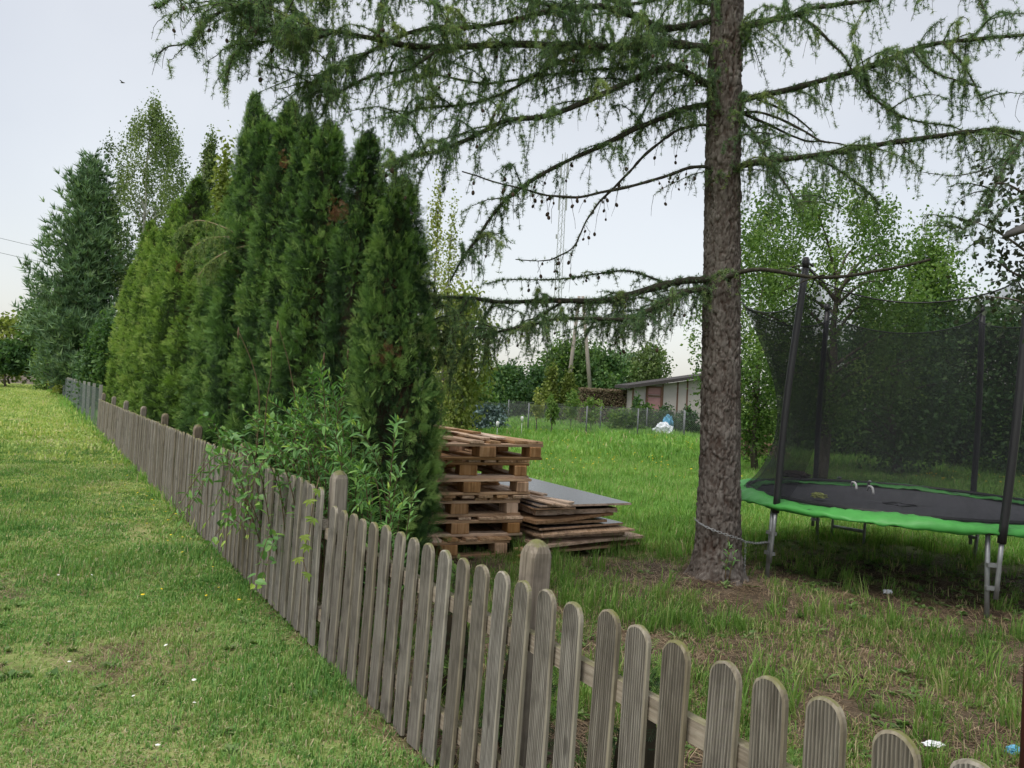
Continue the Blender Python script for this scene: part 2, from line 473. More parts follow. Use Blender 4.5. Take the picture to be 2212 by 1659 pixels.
# ------------------------------------------------------------------ ground
def ground_mat():
    m, n, l = mat('garden_ground')
    geo = n.new('ShaderNodeNewGeometry')
    sx = n.new('ShaderNodeSeparateXYZ'); l.new(geo.outputs['Position'], sx.inputs[0])
    # which side of the fence line (metres, + = garden side)
    side = mix_val(n, l, mix_val(n, l, mix_val(n, l, sx.outputs['X'], -1.709), float(FN[0]), 'MULTIPLY'), mix_val(n, l, sx.outputs['Y'], float(FN[1]), 'MULTIPLY'))
    n1 = noise_tex(n, l, 1.1, 5, 'World', rnd=False)
    n2 = noise_tex(n, l, 14, 6, 'World', rnd=False, rough=0.7)
    n3 = noise_tex(n, l, 0.25, 3, 'World', rnd=False)
    f = mix_val(n, l, mix_val(n, l, n1.outputs['Fac'], 0.55, 'MULTIPLY'), mix_val(n, l, n2.outputs['Fac'], 0.45, 'MULTIPLY'))
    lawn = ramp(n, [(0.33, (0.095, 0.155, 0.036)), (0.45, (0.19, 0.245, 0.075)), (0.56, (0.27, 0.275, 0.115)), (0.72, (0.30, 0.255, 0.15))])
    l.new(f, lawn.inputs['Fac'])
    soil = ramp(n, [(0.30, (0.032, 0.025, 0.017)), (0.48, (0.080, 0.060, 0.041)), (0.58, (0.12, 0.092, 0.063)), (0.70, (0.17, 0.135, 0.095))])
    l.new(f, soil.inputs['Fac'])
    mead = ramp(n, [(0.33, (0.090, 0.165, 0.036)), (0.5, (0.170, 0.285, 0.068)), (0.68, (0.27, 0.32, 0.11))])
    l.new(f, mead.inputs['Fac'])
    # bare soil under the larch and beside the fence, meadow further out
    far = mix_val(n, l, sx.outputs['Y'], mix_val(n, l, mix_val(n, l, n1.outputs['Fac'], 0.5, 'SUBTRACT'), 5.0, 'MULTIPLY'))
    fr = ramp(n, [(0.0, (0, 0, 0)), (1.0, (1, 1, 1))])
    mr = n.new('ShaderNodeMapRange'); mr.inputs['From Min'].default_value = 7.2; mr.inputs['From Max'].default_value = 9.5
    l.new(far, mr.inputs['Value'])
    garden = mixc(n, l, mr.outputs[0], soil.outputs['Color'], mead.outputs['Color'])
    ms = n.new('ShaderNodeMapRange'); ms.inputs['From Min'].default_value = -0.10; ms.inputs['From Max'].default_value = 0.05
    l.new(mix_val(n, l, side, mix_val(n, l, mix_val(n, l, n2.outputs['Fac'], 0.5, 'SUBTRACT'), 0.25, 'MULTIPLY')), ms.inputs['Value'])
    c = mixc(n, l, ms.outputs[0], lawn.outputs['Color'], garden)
    p = principled(n, l, c, 0.95, 0.1, n2.outputs['Fac'], 0.8, 0.02)
    out(n, l, p.outputs[0])
    return m

rad = np.concatenate([[0.0], np.geomspace(0.4, 900, 190)])
ang = np.linspace(0, 2 * math.pi, 260, endpoint=False)
gx = rad[:, None] * np.sin(ang)[None]; gy = rad[:, None] * np.cos(ang)[None]
gV = np.stack([gx, gy, gz(gx, gy)], -1).reshape(-1, 3)
ii = np.arange(len(rad) - 1)[:, None] * len(ang); jj = np.arange(len(ang))[None]; j2 = (jj + 1) % len(ang)
gF = np.stack([ii + jj, ii + len(ang) + jj, ii + len(ang) + j2, ii + j2], -1).reshape(-1, 4)
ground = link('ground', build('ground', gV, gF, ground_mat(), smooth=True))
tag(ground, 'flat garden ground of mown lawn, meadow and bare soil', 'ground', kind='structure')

# ------------------------------------------------------------------ grass
def blade_tuft(nb, r, h, w, lean, seed, straw=0.1, hv=0.5):
    g = np.random.default_rng(seed)
    a = g.uniform(0, 2 * math.pi, nb); q = r * np.sqrt(g.uniform(0, 1, nb))
    P = np.stack([q * np.cos(a), q * np.sin(a), np.zeros(nb)], 1)
    az = a + g.normal(0, 1.2, nb)
    ln = np.abs(g.normal(lean, lean * 0.6, nb))
    H = h * g.uniform(1 - hv, 1 + hv * 0.6, nb)
    out_ = np.stack([np.cos(az), np.sin(az), np.zeros(nb)], 1)
    sd = np.stack([-np.sin(az), np.cos(az), np.zeros(nb)], 1)
    up = np.array([0, 0, 1.0])
    ww = (w * g.uniform(0.6, 1.3, nb))[:, None]
    mid = P + out_ * (H * np.sin(ln * 0.45) * 0.55)[:, None] + up * (H * np.cos(ln * 0.45) * 0.55)[:, None]
    tip = mid + out_ * (H * np.sin(np.minimum(ln * 1.6, 2.2)) * 0.5)[:, None] + up * (H * np.cos(np.minimum(ln * 1.6, 2.2)) * 0.5)[:, None]
    V = np.stack([P - sd * ww, P + sd * ww, mid + sd * ww * 0.8, mid - sd * ww * 0.8, tip], 1).reshape(-1, 3)
    V[::5, 2] -= 0.01; V[1::5, 2] -= 0.01
    b = (np.arange(nb) * 5)[:, None]
    Q = b + np.array([[0, 1, 2, 3]]); T = b + np.array([[3, 2, 4]])
    t = np.clip(g.normal(0.42, 0.17, nb), 0.0, 0.85)
    t[g.uniform(size=nb) < straw] = 1.05
    return V, [Q, T], np.repeat(t, 5)

def proto(name, V, F, t, m):
    return bpy.data.objects.new(name, build(name, V, F, m, t))

def scatter(name, P, rot, scl, idx, protos, label, cat):
    me = bpy.data.meshes.new(name)
    me.vertices.add(len(P)); me.vertices.foreach_set('co', np.asarray(P, np.float32).ravel())
    for nm, dt, v in (('rot', 'FLOAT_VECTOR', rot), ('scl', 'FLOAT_VECTOR', scl)):
        a = me.attributes.new(nm, dt, 'POINT'); a.data.foreach_set('vector', np.asarray(v, np.float32).ravel())
    a = me.attributes.new('pick', 'INT', 'POINT'); a.data.foreach_set('value', np.asarray(idx, np.int32))
    o = link(name, me)
    ng = bpy.data.node_groups.new(name, 'GeometryNodeTree')
    ng.interface.new_socket('Geometry', in_out='INPUT', socket_type='NodeSocketGeometry')
    ng.interface.new_socket('Geometry', in_out='OUTPUT', socket_type='NodeSocketGeometry')
    n, l = ng.nodes, ng.links
    gi, go = n.new('NodeGroupInput'), n.new('NodeGroupOutput')
    iop = n.new('GeometryNodeInstanceOnPoints')
    jn = n.new('GeometryNodeJoinGeometry')
    for p in reversed(protos):
        oi = n.new('GeometryNodeObjectInfo'); oi.inputs['Object'].default_value = p; oi.inputs['As Instance'].default_value = False
        g2 = n.new('GeometryNodeGeometryToInstance')
        l.new(oi.outputs['Geometry'], g2.inputs[0]); l.new(g2.outputs[0], jn.inputs[0])
    def attr(nm, dt):
        a = n.new('GeometryNodeInputNamedAttribute'); a.data_type = dt; a.inputs['Name'].default_value = nm
        return a.outputs['Attribute']
    l.new(gi.outputs[0], iop.inputs['Points'])
    l.new(jn.outputs[0], iop.inputs['Instance'])
    iop.inputs['Pick Instance'].default_value = True
    l.new(attr('pick', 'INT'), iop.inputs['Instance Index'])
    l.new(attr('rot', 'FLOAT_VECTOR'), iop.inputs['Rotation'])
    l.new(attr('scl', 'FLOAT_VECTOR'), iop.inputs['Scale'])
    l.new(iop.outputs[0], go.inputs[0])
    md = o.modifiers.new('scatter', 'NODES'); md.node_group = ng
    tag(o, label, cat, kind='stuff')
    return o

def region(n, y0, y1, fn, margin=0.9, seed=1):
    """random ground points in the band y0..y1 in front of the camera, kept by fn(x, y)"""
    g = np.random.default_rng(seed)
    y = np.sqrt(g.uniform(y0 ** 2, y1 ** 2, n)) if y0 > 4 else g.uniform(y0, y1, n)
    half = 0.74 * y + margin
    x = g.uniform(-1, 1, n) * half
    k = fn(x, y, g)
    return x[k], y[k]

def side_of(x, y):
    return (x - FP[0]) * FN[0] + (y - FP[1]) * FN[1]

def vnoise(x, y, s, seed=0.0):
    return np.array([mnoise.noise(Vector((a * s, b * s, seed))) for a, b in zip(x, y)])

def place(x, y, g, s0, s1, tilt=0.12, zs=0.35):
    n = len(x)
    P = np.stack([x, y, gz(x, y)], 1)
    rot = np.stack([g.normal(0, tilt, n), g.normal(0, tilt, n), g.uniform(0, 6.28, n)], 1)
    s = g.uniform(s0, s1, n)
    scl = np.stack([s, s, s * g.uniform(1 - zs, 1 + zs, n)], 1)
    return P, rot, scl

gr = np.random.default_rng(11)
# mown lawn left of the fence
LP = [proto('lawn_tuft', *blade_tuft(16, 0.055, 0.030, 0.0023, 0.85, k, 0.18), M['lawn']) for k in range(4)]
LP += [proto('lawn_patch', *blade_tuft(80, 0.17, 0.036, 0.0042, 0.8, 10 + k, 0.15), M['lawn']) for k in range(3)]
LP += [proto('lawn_field', *blade_tuft(130, 0.60, 0.055, 0.014, 0.7, 20 + k, 0.10), M['lawn_far_lit']) for k in range(2)]
def keep_lawn(x, y, g):
    s = side_of(x, y)
    return (s < 0.02 + g.normal(0, 0.02, len(x)))
LX, LY, LI, LS = [], [], [], []
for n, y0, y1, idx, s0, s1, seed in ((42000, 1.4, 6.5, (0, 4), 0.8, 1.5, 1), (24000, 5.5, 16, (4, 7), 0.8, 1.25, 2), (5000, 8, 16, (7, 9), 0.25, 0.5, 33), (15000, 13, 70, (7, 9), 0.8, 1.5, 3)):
    x, y = region(n, y0, y1, keep_lawn, 2.2, seed)
    v = vnoise(x, y, 1.3)
    k = gr.uniform(size=len(x)) < np.clip(0.90 + v * 1.5, 0.35, 1)
    x, y = x[k], y[k]
    LX.append(x); LY.append(y); LI.append(gr.integers(idx[0], idx[1], len(x))); LS.append(gr.uniform(s0, s1, len(x)))
x, y, idx, s = map(np.concatenate, (LX, LY, LI, LS))
P, rot, scl = place(x, y, gr, 1, 1)
scl *= s[:, None]
v2 = vnoise(x, y, 0.9, 5.0)
scl[:, 2] *= np.clip(1 + v2 * 1.2, 0.5, 1.9)
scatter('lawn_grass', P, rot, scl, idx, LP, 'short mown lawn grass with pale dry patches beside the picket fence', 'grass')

# garden side: tufts on bare soil near, deep meadow further out
GP = [proto('grass_tuft', *blade_tuft(22, 0.05, 0.15, 0.0032, 0.48, 30 + k, 0.09), M['garden']) for k in range(4)]
GP += [proto('low_tuft', *blade_tuft(18, 0.08, 0.060, 0.0028, 0.85, 40 + k, 0.28), M['garden']) for k in range(3)]
GP += [proto('meadow_patch', *blade_tuft(80, 0.20, 0.16, 0.0060, 0.55, 50 + k, 0.06), M['meadow']) for k in range(3)]
GP += [proto('meadow_field', *blade_tuft(150, 0.75, 0.24, 0.018, 0.5, 60 + k, 0.07), M['meadow']) for k in range(2)]
TC = np.array([3.88, 7.6])
def keep_garden(x, y, g):
    return side_of(x, y) > 0.03
GX, GY, GI, GS = [], [], [], []
# tall clumps near
x, y = region(20000, 1.2, 9.5, keep_garden, 2.2, 5)
v = vnoise(x, y, 1.15, 3.0) + 0.5 * vnoise(x, y, 3.1, 9.0)
shade = np.exp(-(((x - TC[0]) ** 2 + (y - TC[1]) ** 2) / 2.2 ** 2) ** 2)
nearthuja = np.exp(-((side_of(x, y) - 1.0) / 0.7) ** 2) * (y > 4.6)
dt = np.hypot(x - TRUNK[0], y - TRUNK[1])
dens = np.clip(0.09 + 0.95 * (v - 0.01), 0, 1) + np.clip((y - 7.2) * 0.3, 0, 0.8)
dens = dens * (1 - 0.75 * shade) * (1 - 0.8 * nearthuja) * np.clip((dt - 0.35) * 1.6, 0, 1) * np.clip(0.35 + side_of(x, y) * 0.7, 0.3, 1)
k = gr.uniform(size=len(x)) < dens
GX.append(x[k]); GY.append(y[k]); GI.append(gr.integers(0, 4, k.sum())); GS.append(gr.uniform(0.55, 1.25, k.sum()))
# low thin cover near
x, y = region(27000, 1.0, 9.5, keep_garden, 2.2, 6)
v = vnoise(x, y, 1.6, 13.0)
dt = np.hypot(x - TRUNK[0], y - TRUNK[1])
shade = np.exp(-(((x - TC[0]) ** 2 + (y - TC[1]) ** 2) / 1.9 ** 2) ** 2)
k = gr.uniform(size=len(x)) < np.clip(0.42 + 1.1 * v, 0.08, 0.9) * np.clip((dt - 0.25) * 1.6, 0, 1) * (1 - 0.8 * shade)
GX.append(x[k]); GY.append(y[k]); GI.append(gr.integers(4, 7, k.sum())); GS.append(gr.uniform(0.7, 1.3, k.sum()))
x, y = region(22000, 7.6, 24, keep_garden, 2.0, 7)
k = gr.uniform(size=len(x)) < (np.hypot(x - TC[0], y - TC[1]) > 1.5) * np.clip((y - 7.4) * 0.5, 0.1, 1) * np.clip(1.1 + 0.8 * vnoise(x, y, 0.5, 4.0), 0.4, 1)
GX.append(x[k]); GY.append(y[k]); GI.append(gr.integers(7, 10, k.sum())); GS.append(gr.uniform(0.6, 1.05, k.sum()))
x, y = region(15000, 19, 85, keep_garden, 1.0, 8)
GX.append(x); GY.append(y); GI.append(gr.integers(10, 12, len(x))); GS.append(gr.uniform(0.6, 1.1, len(x)))
x, y, idx, s = map(np.concatenate, (GX, GY, GI, GS))
# nothing grows under the stacks of pallets and panels
inside = (x > -1.05) & (x < 1.35) & (y > 7.5) & (y < 10.6) & (x + 0.42 * (y - 7.5) < 1.1) & (x + 0.42 * (y - 7.5) > -0.9)
x, y, idx, s = x[~inside], y[~inside], idx[~inside], s[~inside]
P, rot, scl = place(x, y, gr, 1, 1)
scl *= s[:, None]
scatter('meadow_grass', P, rot, scl, idx, GP, 'long green meadow grass and tufts on the garden side', 'grass')

# dry needle litter and straw on the bare soil
def litter(nb, r, seed):
    g = np.random.default_rng(seed)
    c = np.stack([g.uniform(-r, r, nb), g.uniform(-r, r, nb), g.uniform(0.002, 0.014, nb)], 1)
    az = g.uniform(0, 6.28, nb); L = g.uniform(0.015, 0.055, nb)[:, None]
    d = np.stack([np.cos(az), np.sin(az), g.normal(0, 0.2, nb)], 1)
    sd = np.stack([-np.sin(az), np.cos(az), np.zeros(nb)], 1) * 0.0013
    V = np.stack([c - d * L - sd, c - d * L + sd, c + d * L + sd, c + d * L - sd], 1).reshape(-1, 3)
    return V, [(np.arange(nb) * 4)[:, None] + np.array([[0, 1, 2, 3]])], np.repeat(g.uniform(0, 1, nb), 4)
SP = [proto('straw_bits', *litter(26, 0.10, 70 + k), M['straw']) for k in range(3)]
x, y = region(7000, 1.3, 9.0, lambda x, y, g: (side_of(x, y) > 0.0), 1.0, 9)
xa, ya = region(5000, 1.6, 6.5, lambda x, y, g: (side_of(x, y) < 0.0), 1.0, 19)
va = vnoise(xa, ya, 1.3); ka = gr.uniform(size=len(xa)) < np.clip(-va * 1.6, 0.02, 0.8)
x = np.concatenate([x, xa[ka]]); y = np.concatenate([y, ya[ka]])
P, rot, scl = place(x, y, gr, 0.8, 1.3, 0.05)
scatter('dry_litter', P, rot, scl, gr.integers(0, 3, len(x)), SP, 'dry brown needles and straw lying on bare soil', 'litter')

# low broad-leaved weeds
def rosette(nl, L, w, seed, lift=0.5):
    g = np.random.default_rng(seed)
    az = g.uniform(0, 6.28, nl); le = L * g.uniform(0.6, 1.2, nl)
    el = g.uniform(0.15, lift, nl)
    d = np.stack([np.cos(az) * np.cos(el), np.sin(az) * np.cos(el), np.sin(el)], 1)
    nrm = np.stack([-np.cos(az) * np.sin(el), -np.sin(az) * np.sin(el), np.cos(el)], 1)
    tv = np.array([[0, 0.1, 0], [-w, 0.55, 0.05], [0, 0.55, -0.02], [w, 0.55, 0.05], [0, 1, -0.08]])
    tf = np.array([[0, 2, 1], [0, 3, 2], [1, 2, 4], [2, 3, 4]])
    V, F, t = stamp(tv, tf, np.zeros((nl, 3)), basis(d, nrm), le, g.uniform(0.1, 1, nl))
    return V, [F], t
WP = [proto('weed_rosette', *rosette(9, 0.09, 0.16, 80 + k), M['weed']) for k in range(3)] + [proto('clover', *rosette(16, 0.045, 0.45, 90 + k, 1.0), M['weed']) for k in range(2)]
x, y = region(900, 2.0, 9.5, keep_garden, 1.0, 12)
qa = gr.uniform(0, 6.28, 260); qr = 1.5 * np.sqrt(gr.uniform(0, 1, 260))
x = np.concatenate([x, TC[0] + qr * np.cos(qa)]); y = np.concatenate([y, TC[1] + qr * np.sin(qa)])
xa, ya = region(1500, 1.8, 10, keep_lawn, 1.0, 13)
v = vnoise(xa, ya, 0.9, 21.0); k = v > 0.12
near = (side_of(xa, ya) > -0.9) & (gr.uniform(size=len(xa)) < 0.5)
xa, ya = xa[k | near], ya[k | near]
pick = np.concatenate([gr.integers(0, 5, len(x)), np.where(gr.uniform(size=len(xa)) < 0.25, gr.integers(0, 3, len(xa)), gr.integers(3, 5, len(xa)))])
x = np.concatenate([x, xa]); y = np.concatenate([y, ya])
P, rot, scl = place(x, y, gr, 0.5, 1.1, 0.1)
scatter('weeds', P, rot, scl, pick, WP, 'low broad-leaved weeds and clover among the grass', 'weeds')

# small yellow and white flowers
def flower(m, rr, hh, nm):
    a = np.arange(8) * math.pi / 4
    V = np.concatenate([[[0, 0, hh + 0.4 * rr]], np.stack([rr * np.cos(a), rr * np.sin(a), np.full(8, hh)], 1), [[0, 0, hh - 0.5 * rr]], [[-0.001, 0, 0], [0.001, 0, 0], [0, 0, hh]]])
    T = [[0, 1 + i, 1 + (i + 1) % 8] for i in range(8)] + [[9, 1 + (i + 1) % 8, 1 + i] for i in range(8)] + [[10, 11, 12]]
    return proto(nm, V, np.array(T), None, m)
FPR = [flower(M['yellow'], 0.011, 0.05, 'yellow_flower'), flower(M['white_petal'], 0.009, 0.05, 'white_clover_flower'), flower(M['yellow'], 0.017, 0.20, 'meadow_flower')]
fx, fy, fi = [], [], []
ss = gr.uniform(6, 23, 60) ; oo = -np.abs(gr.normal(0.05, 0.35, 60))
p = FP[None] + FD[None] * ss[:, None] + FN[None] * oo[:, None]
fx.append(p[:, 0]); fy.append(p[:, 1]); fi.append(np.zeros(60, int))
x, y = region(400, 2.5, 14, keep_lawn, 1.0, 14); k = vnoise(x, y, 0.8, 31.0) > 0.18
fx.append(x[k]); fy.append(y[k]); fi.append(np.ones(k.sum(), int))
x, y = region(2600, 14, 32, keep_garden, 0.5, 15); k = vnoise(x, y, 0.22, 41.0) > 0.05
fx.append(x[k]); fy.append(y[k]); fi.append(np.full(k.sum(), 2))
x, y, idx = map(np.concatenate, (fx, fy, fi))
P, rot, scl = place(x, y, gr, 0.7, 1.3, 0.2, 0.2)
scatter('small_flowers', P, rot, scl, idx, FPR, 'tiny yellow and white flowers dotted through the grass', 'flowers')

# ------------------------------------------------------------------ picket fence
FA = math.atan2(-FD[1], -FD[0])           # local x runs along the fence towards the camera, y to the garden
def picket_mesh(w, t, h, seed):
    g = np.random.default_rng(seed)
    hw = w / 2
    a = np.linspace(0, math.pi, 15)
    arc = np.stack([hw * np.cos(a), h - 0.052 + 0.052 * np.sin(a) ** 0.85], 1)
    zz = np.linspace(h - 0.12, 0, 5)
    right = np.stack([np.full(5, hw), zz], 1); left = np.stack([np.full(5, -hw), zz], 1)
    outl = np.concatenate([right[::-1], arc, left])          # ccw seen from the front
    outl += g.normal(0, 0.0006, outl.shape)
    bow = lambda z: 0.004 * math.sin(seed * 1.7) * np.sin(np.clip(z / h, 0, 1) * math.pi)
    n = len(outl)
    inn = outl.copy(); inn[:, 0] *= 1 - 0.005 / hw; top = inn[:, 1] > h - 0.06; inn[top, 1] -= 0.006
    rings = [(inn, -t / 2), (outl, -t / 2 + 0.004), (outl, t / 2 - 0.003), (inn, t / 2)]
    V = np.concatenate([np.stack([o[:, 0], y + bow(o[:, 1]), o[:, 1]], 1) for o, y in rings])
    Q = []
    for k in range(3):
        for i in range(n):
            j = (i + 1) % n
            Q.append([k * n + i, k * n + j, (k + 1) * n + j, (k + 1) * n + i])
    # front and back as strips between the two sides
    for base, fl in ((0, False), (3 * n, True)):
        for i in range(n // 2):
            q = [base + i, base + i + 1, base + n - 2 - i, base + n - 1 - i]
            if len(set(q)) == 4: Q.append(q[::-1] if fl else q)
    me = build('picket', V, np.array(Q), M['picket'])
    me.materials.append(M['picket_edge'])
    mi = np.zeros(len(Q), int); mi[:3 * n] = 1
    me.polygons.foreach_set('material_index', mi)
    return me
PK_near = [picket_mesh(0.096, 0.019, 0.89, k) for k in range(6)]
PK_far = [picket_mesh(0.094, 0.021, 0.92, 10 + k) for k in range(6)]

def post_mesh(h, w=0.09):
    mb = MB()
    hw = w / 2
    lv = [(0.0, hw, 0.008), (h - 0.06, hw, 0.010), (h - 0.045, hw * 0.985, 0.014), (h - 0.022, hw * 0.86, 0.022), (h - 0.006, hw * 0.55, 0.018), (h, hw * 0.2, 0.005)]
    V = []
    for z, s, c in lv:
        c = min(c, s * 0.9)
        V += [[s, -s + c, z], [s, s - c, z], [s - c, s, z], [-s + c, s, z], [-s, s - c, z], [-s, -s + c, z], [-s + c, -s, z], [s - c, -s, z]]
    F = []
    for k in range(len(lv) - 1):
        for i in range(8):
            j = (i + 1) % 8
            F.append([k * 8 + i, k * 8 + j, k * 8 + 8 + j, k * 8 + 8 + i])
    top = 8 * (len(lv) - 1)
    F += [[top, top + 1, top + 2, top + 3], [top, top + 3, top + 4, top + 7], [top + 4, top + 5, top + 6, top + 7]]
    return build('post', V, np.array(F), M['post'])
POST = post_mesh(1.05)

def rail_mesh(L):
    mb = MB(); mb.box((0, 0, 0), (L, 0.034, 0.062)); return mb.mesh('rail', M['rail'])

near_fence = empty('picket_fence', fence_pt(3.3), 'lower weathered grey picket fence in front, ending at the shrub', 'fence')
far_fence = empty('picket_fence', fence_pt(5.4), 'taller weathered picket fence running along the lawn under the thuja hedge', 'fence')
def fence_part(name, me, parent, s, off, z, rx=0.0, ry=0.0, rz=0.0, sz=1.0):
    o = link(name, me)
    o.parent = parent
    p = fence_pt(s, off, z)
    Mx = Matrix.Translation(p) @ Matrix.Rotation(FA + rz, 4, 'Z') @ Matrix.Rotation(ry, 4, 'Y') @ Matrix.Rotation(rx, 4, 'X') @ Matrix.Diagonal((1, 1, sz, 1))
    o.matrix_parent_inverse = Matrix.Identity(4)
    o.matrix_basis = Matrix.Translation(-Vector(parent.location)) @ Mx
    return o
LEAN = R(-1.8)
s_near = [1.01 + 0.1525 * i for i in range(15)]          # 1.01 .. 3.145
s_near += [3.285 + 0.1535 * i for i in range(13)]        # second panel .. 5.13
for i, s in enumerate(s_near):
    zt = 0.938 - 0.020 * (s - 1.6) + rng.normal(0, 0.006)
    fence_part('picket', PK_near[i % 6], near_fence, s, 0.0, 0.025, LEAN + rng.normal(0, 0.006), rng.normal(0, 0.007), rng.normal(0, 0.02), (zt - 0.025) / 0.89)
s = 5.33; i = 0
while s < 23.65:
    zt = 0.952 - 0.0042 * (s - 5.3) + rng.normal(0, 0.005)
    fence_part('picket', PK_far[i % 6], far_fence, s, 0.0, 0.03, R(-0.6) + rng.normal(0, 0.006), rng.normal(0, 0.006), rng.normal(0, 0.025), (zt - 0.03) / 0.92)
    s += 0.1525 + rng.normal(0, 0.004); i += 1
posts = [0.98, 3.227, 5.30, 7.65, 10.0, 12.5, 15.08, 17.9, 20.7, 23.6]
for k, s in enumerate(posts):
    near = s < 5.0
    fence_part('post', POST, near_fence if near else far_fence, s, 0.098, -0.01, (LEAN if near else R(-0.8)) + rng.normal(0, 0.006), rng.normal(0, 0.008), 0, 1.0 + rng.normal(0, 0.006))
for k in range(len(posts) - 1):
    a, b = posts[k], posts[k + 1]
    near = b < 5.5
    for z in (0.70 if near else 0.73, 0.225):
        tilt = -math.tan(LEAN if near else R(-0.6)) * z
        fence_part('rail', rail_mesh(b - a - 0.004), near_fence if near else far_fence, (a + b) / 2, 0.031 + tilt, z - (0.02 if near else 0.0) * (k == 1), LEAN if near else R(-0.6))

# wire fence going on beyond the pickets
wf = empty('wire_fence', fence_pt(24), 'dark wire mesh fence on pale concrete posts beyond the picket fence', 'fence')
def rel(parent, P):
    return np.asarray(P, float) - np.array(parent.location)
for k in range(13):
    mb = MB(); p = fence_pt(24.0 + 2.7 * k, 0.05)
    mb.box(rel(wf, p + [0, 0, 0.62]), (0.085, 0.085, 1.25), rotz(FA), 0.9)
    link('post', mb.mesh('post', M['concrete']), wf)
def wire_net(A, B, h0, h1, cell, w):
    """diamond wire netting between ground points A and B"""
    A, B = np.asarray(A, float), np.asarray(B, float)
    L = np.linalg.norm(B - A); d = (B - A) / L; H = h1 - h0
    V, F = [], []
    nrm = np.array([-d[1], d[0], 0])
    for sg in (1, -1):
        for s0 in np.arange(-H, L, cell):
            a, b = max(s0, 0), min(s0 + H, L)
            if b - a < 0.02: continue
            za, zb = (a - s0, b - s0) if sg > 0 else (H - (a - s0), H - (b - s0))
            p, q = A + d * a + [0, 0, h0 + za], A + d * b + [0, 0, h0 + zb]
            e = (q - p) / np.linalg.norm(q - p); sd = np.cross(e, nrm) * w
            o = len(V)
            V += [p - sd, p + sd, q + sd, q - sd, (p + nrm * w), (q + nrm * w)]
            F += [[o, o + 1, o + 2, o + 3], [o + 1, o + 4, o + 5, o + 2], [o + 4, o, o + 3, o + 5]]
    for z in (h0, h1):
        o = len(V); u = np.array([0, 0, w * 1.3])
        p, q = A + [0, 0, z], B + [0, 0, z]
        V += [p - u, p + u, q + u, q - u, p + nrm * w, q + nrm * w]
        F += [[o, o + 1, o + 2, o + 3], [o + 1, o + 4, o + 5, o + 2], [o + 4, o, o + 3, o + 5]]
    return np.array(V), np.array(F)
M['wire'] = plain('wire', (0.10, 0.125, 0.12), 0.5, 0.4, 0.5)
M['wire_far'] = plain('galvanised_wire', (0.20, 0.21, 0.21), 0.5, 0.4, 0.5)
V, F = wire_net(fence_pt(23.75), fence_pt(56.5), 0.06, 1.15, 0.10, 0.0018)
tag(link('wire_mesh', build('wire_mesh', rel(wf, V), F, M['wire']), wf), kind='stuff')

# ------------------------------------------------------------------ pallets
PW, PL = 1.0, 1.22
def bx_mesh(name, s, m, seed=0, bev=0.004):
    """a sawn board: box with slightly eased, uneven edges"""
    bm = bmesh.new()
    bmesh.ops.create_cube(bm, size=1.0)
    for v in bm.verts:
        v.co = Vector((v.co.x * s[0], v.co.y * s[1], v.co.z * s[2]))
    bmesh.ops.bevel(bm, geom=list(bm.edges), offset=min(bev, min(s) * 0.2), segments=1, affect='EDGES')
    g = random.Random(seed)
    for v in bm.verts:
        v.co += Vector((g.uniform(-1, 1) * 0.002, g.uniform(-1, 1) * 0.003, g.uniform(-1, 1) * 0.0012))
    me = bpy.data.meshes.new(name); bm.to_mesh(me); bm.free(); me.materials.append(m)
    return me
DECK = [bx_mesh('deck_board', (w, PL, 0.022), M['pallet'], k) for k, w in enumerate((0.145, 0.10, 0.095, 0.12))]
def turned(me_name, s, k):
    me = bx_mesh(me_name, (s[1], s[0], s[2]), M['pallet'], k)      # grain along y, then turned
    me.transform(Matrix.Rotation(R(90), 4, 'Z')); return me
M['pallet_x'] = wood_mat('pallet_cross_wood', (0.25, 0.145, 0.08), (0.47, 0.30, 0.175), (0.61, 0.43, 0.275), 'X', 60, 0.3, 0.8, var=0.7)
BOTL = bx_mesh('bottom_board', (0.10, PL - 0.215, 0.022), M['pallet'], 12)
STRING = bx_mesh('stringer_board', (PW, 0.10, 0.022), M['pallet_x'], 7)
BLOCKM = [bx_mesh('block', (0.10, 0.14, 0.078), M['block'], 9), bx_mesh('block', (0.14, 0.14, 0.078), M['block'], 10)]
PDIR = math.atan2(0.40, 0.9165)           # the deck boards run back to the left
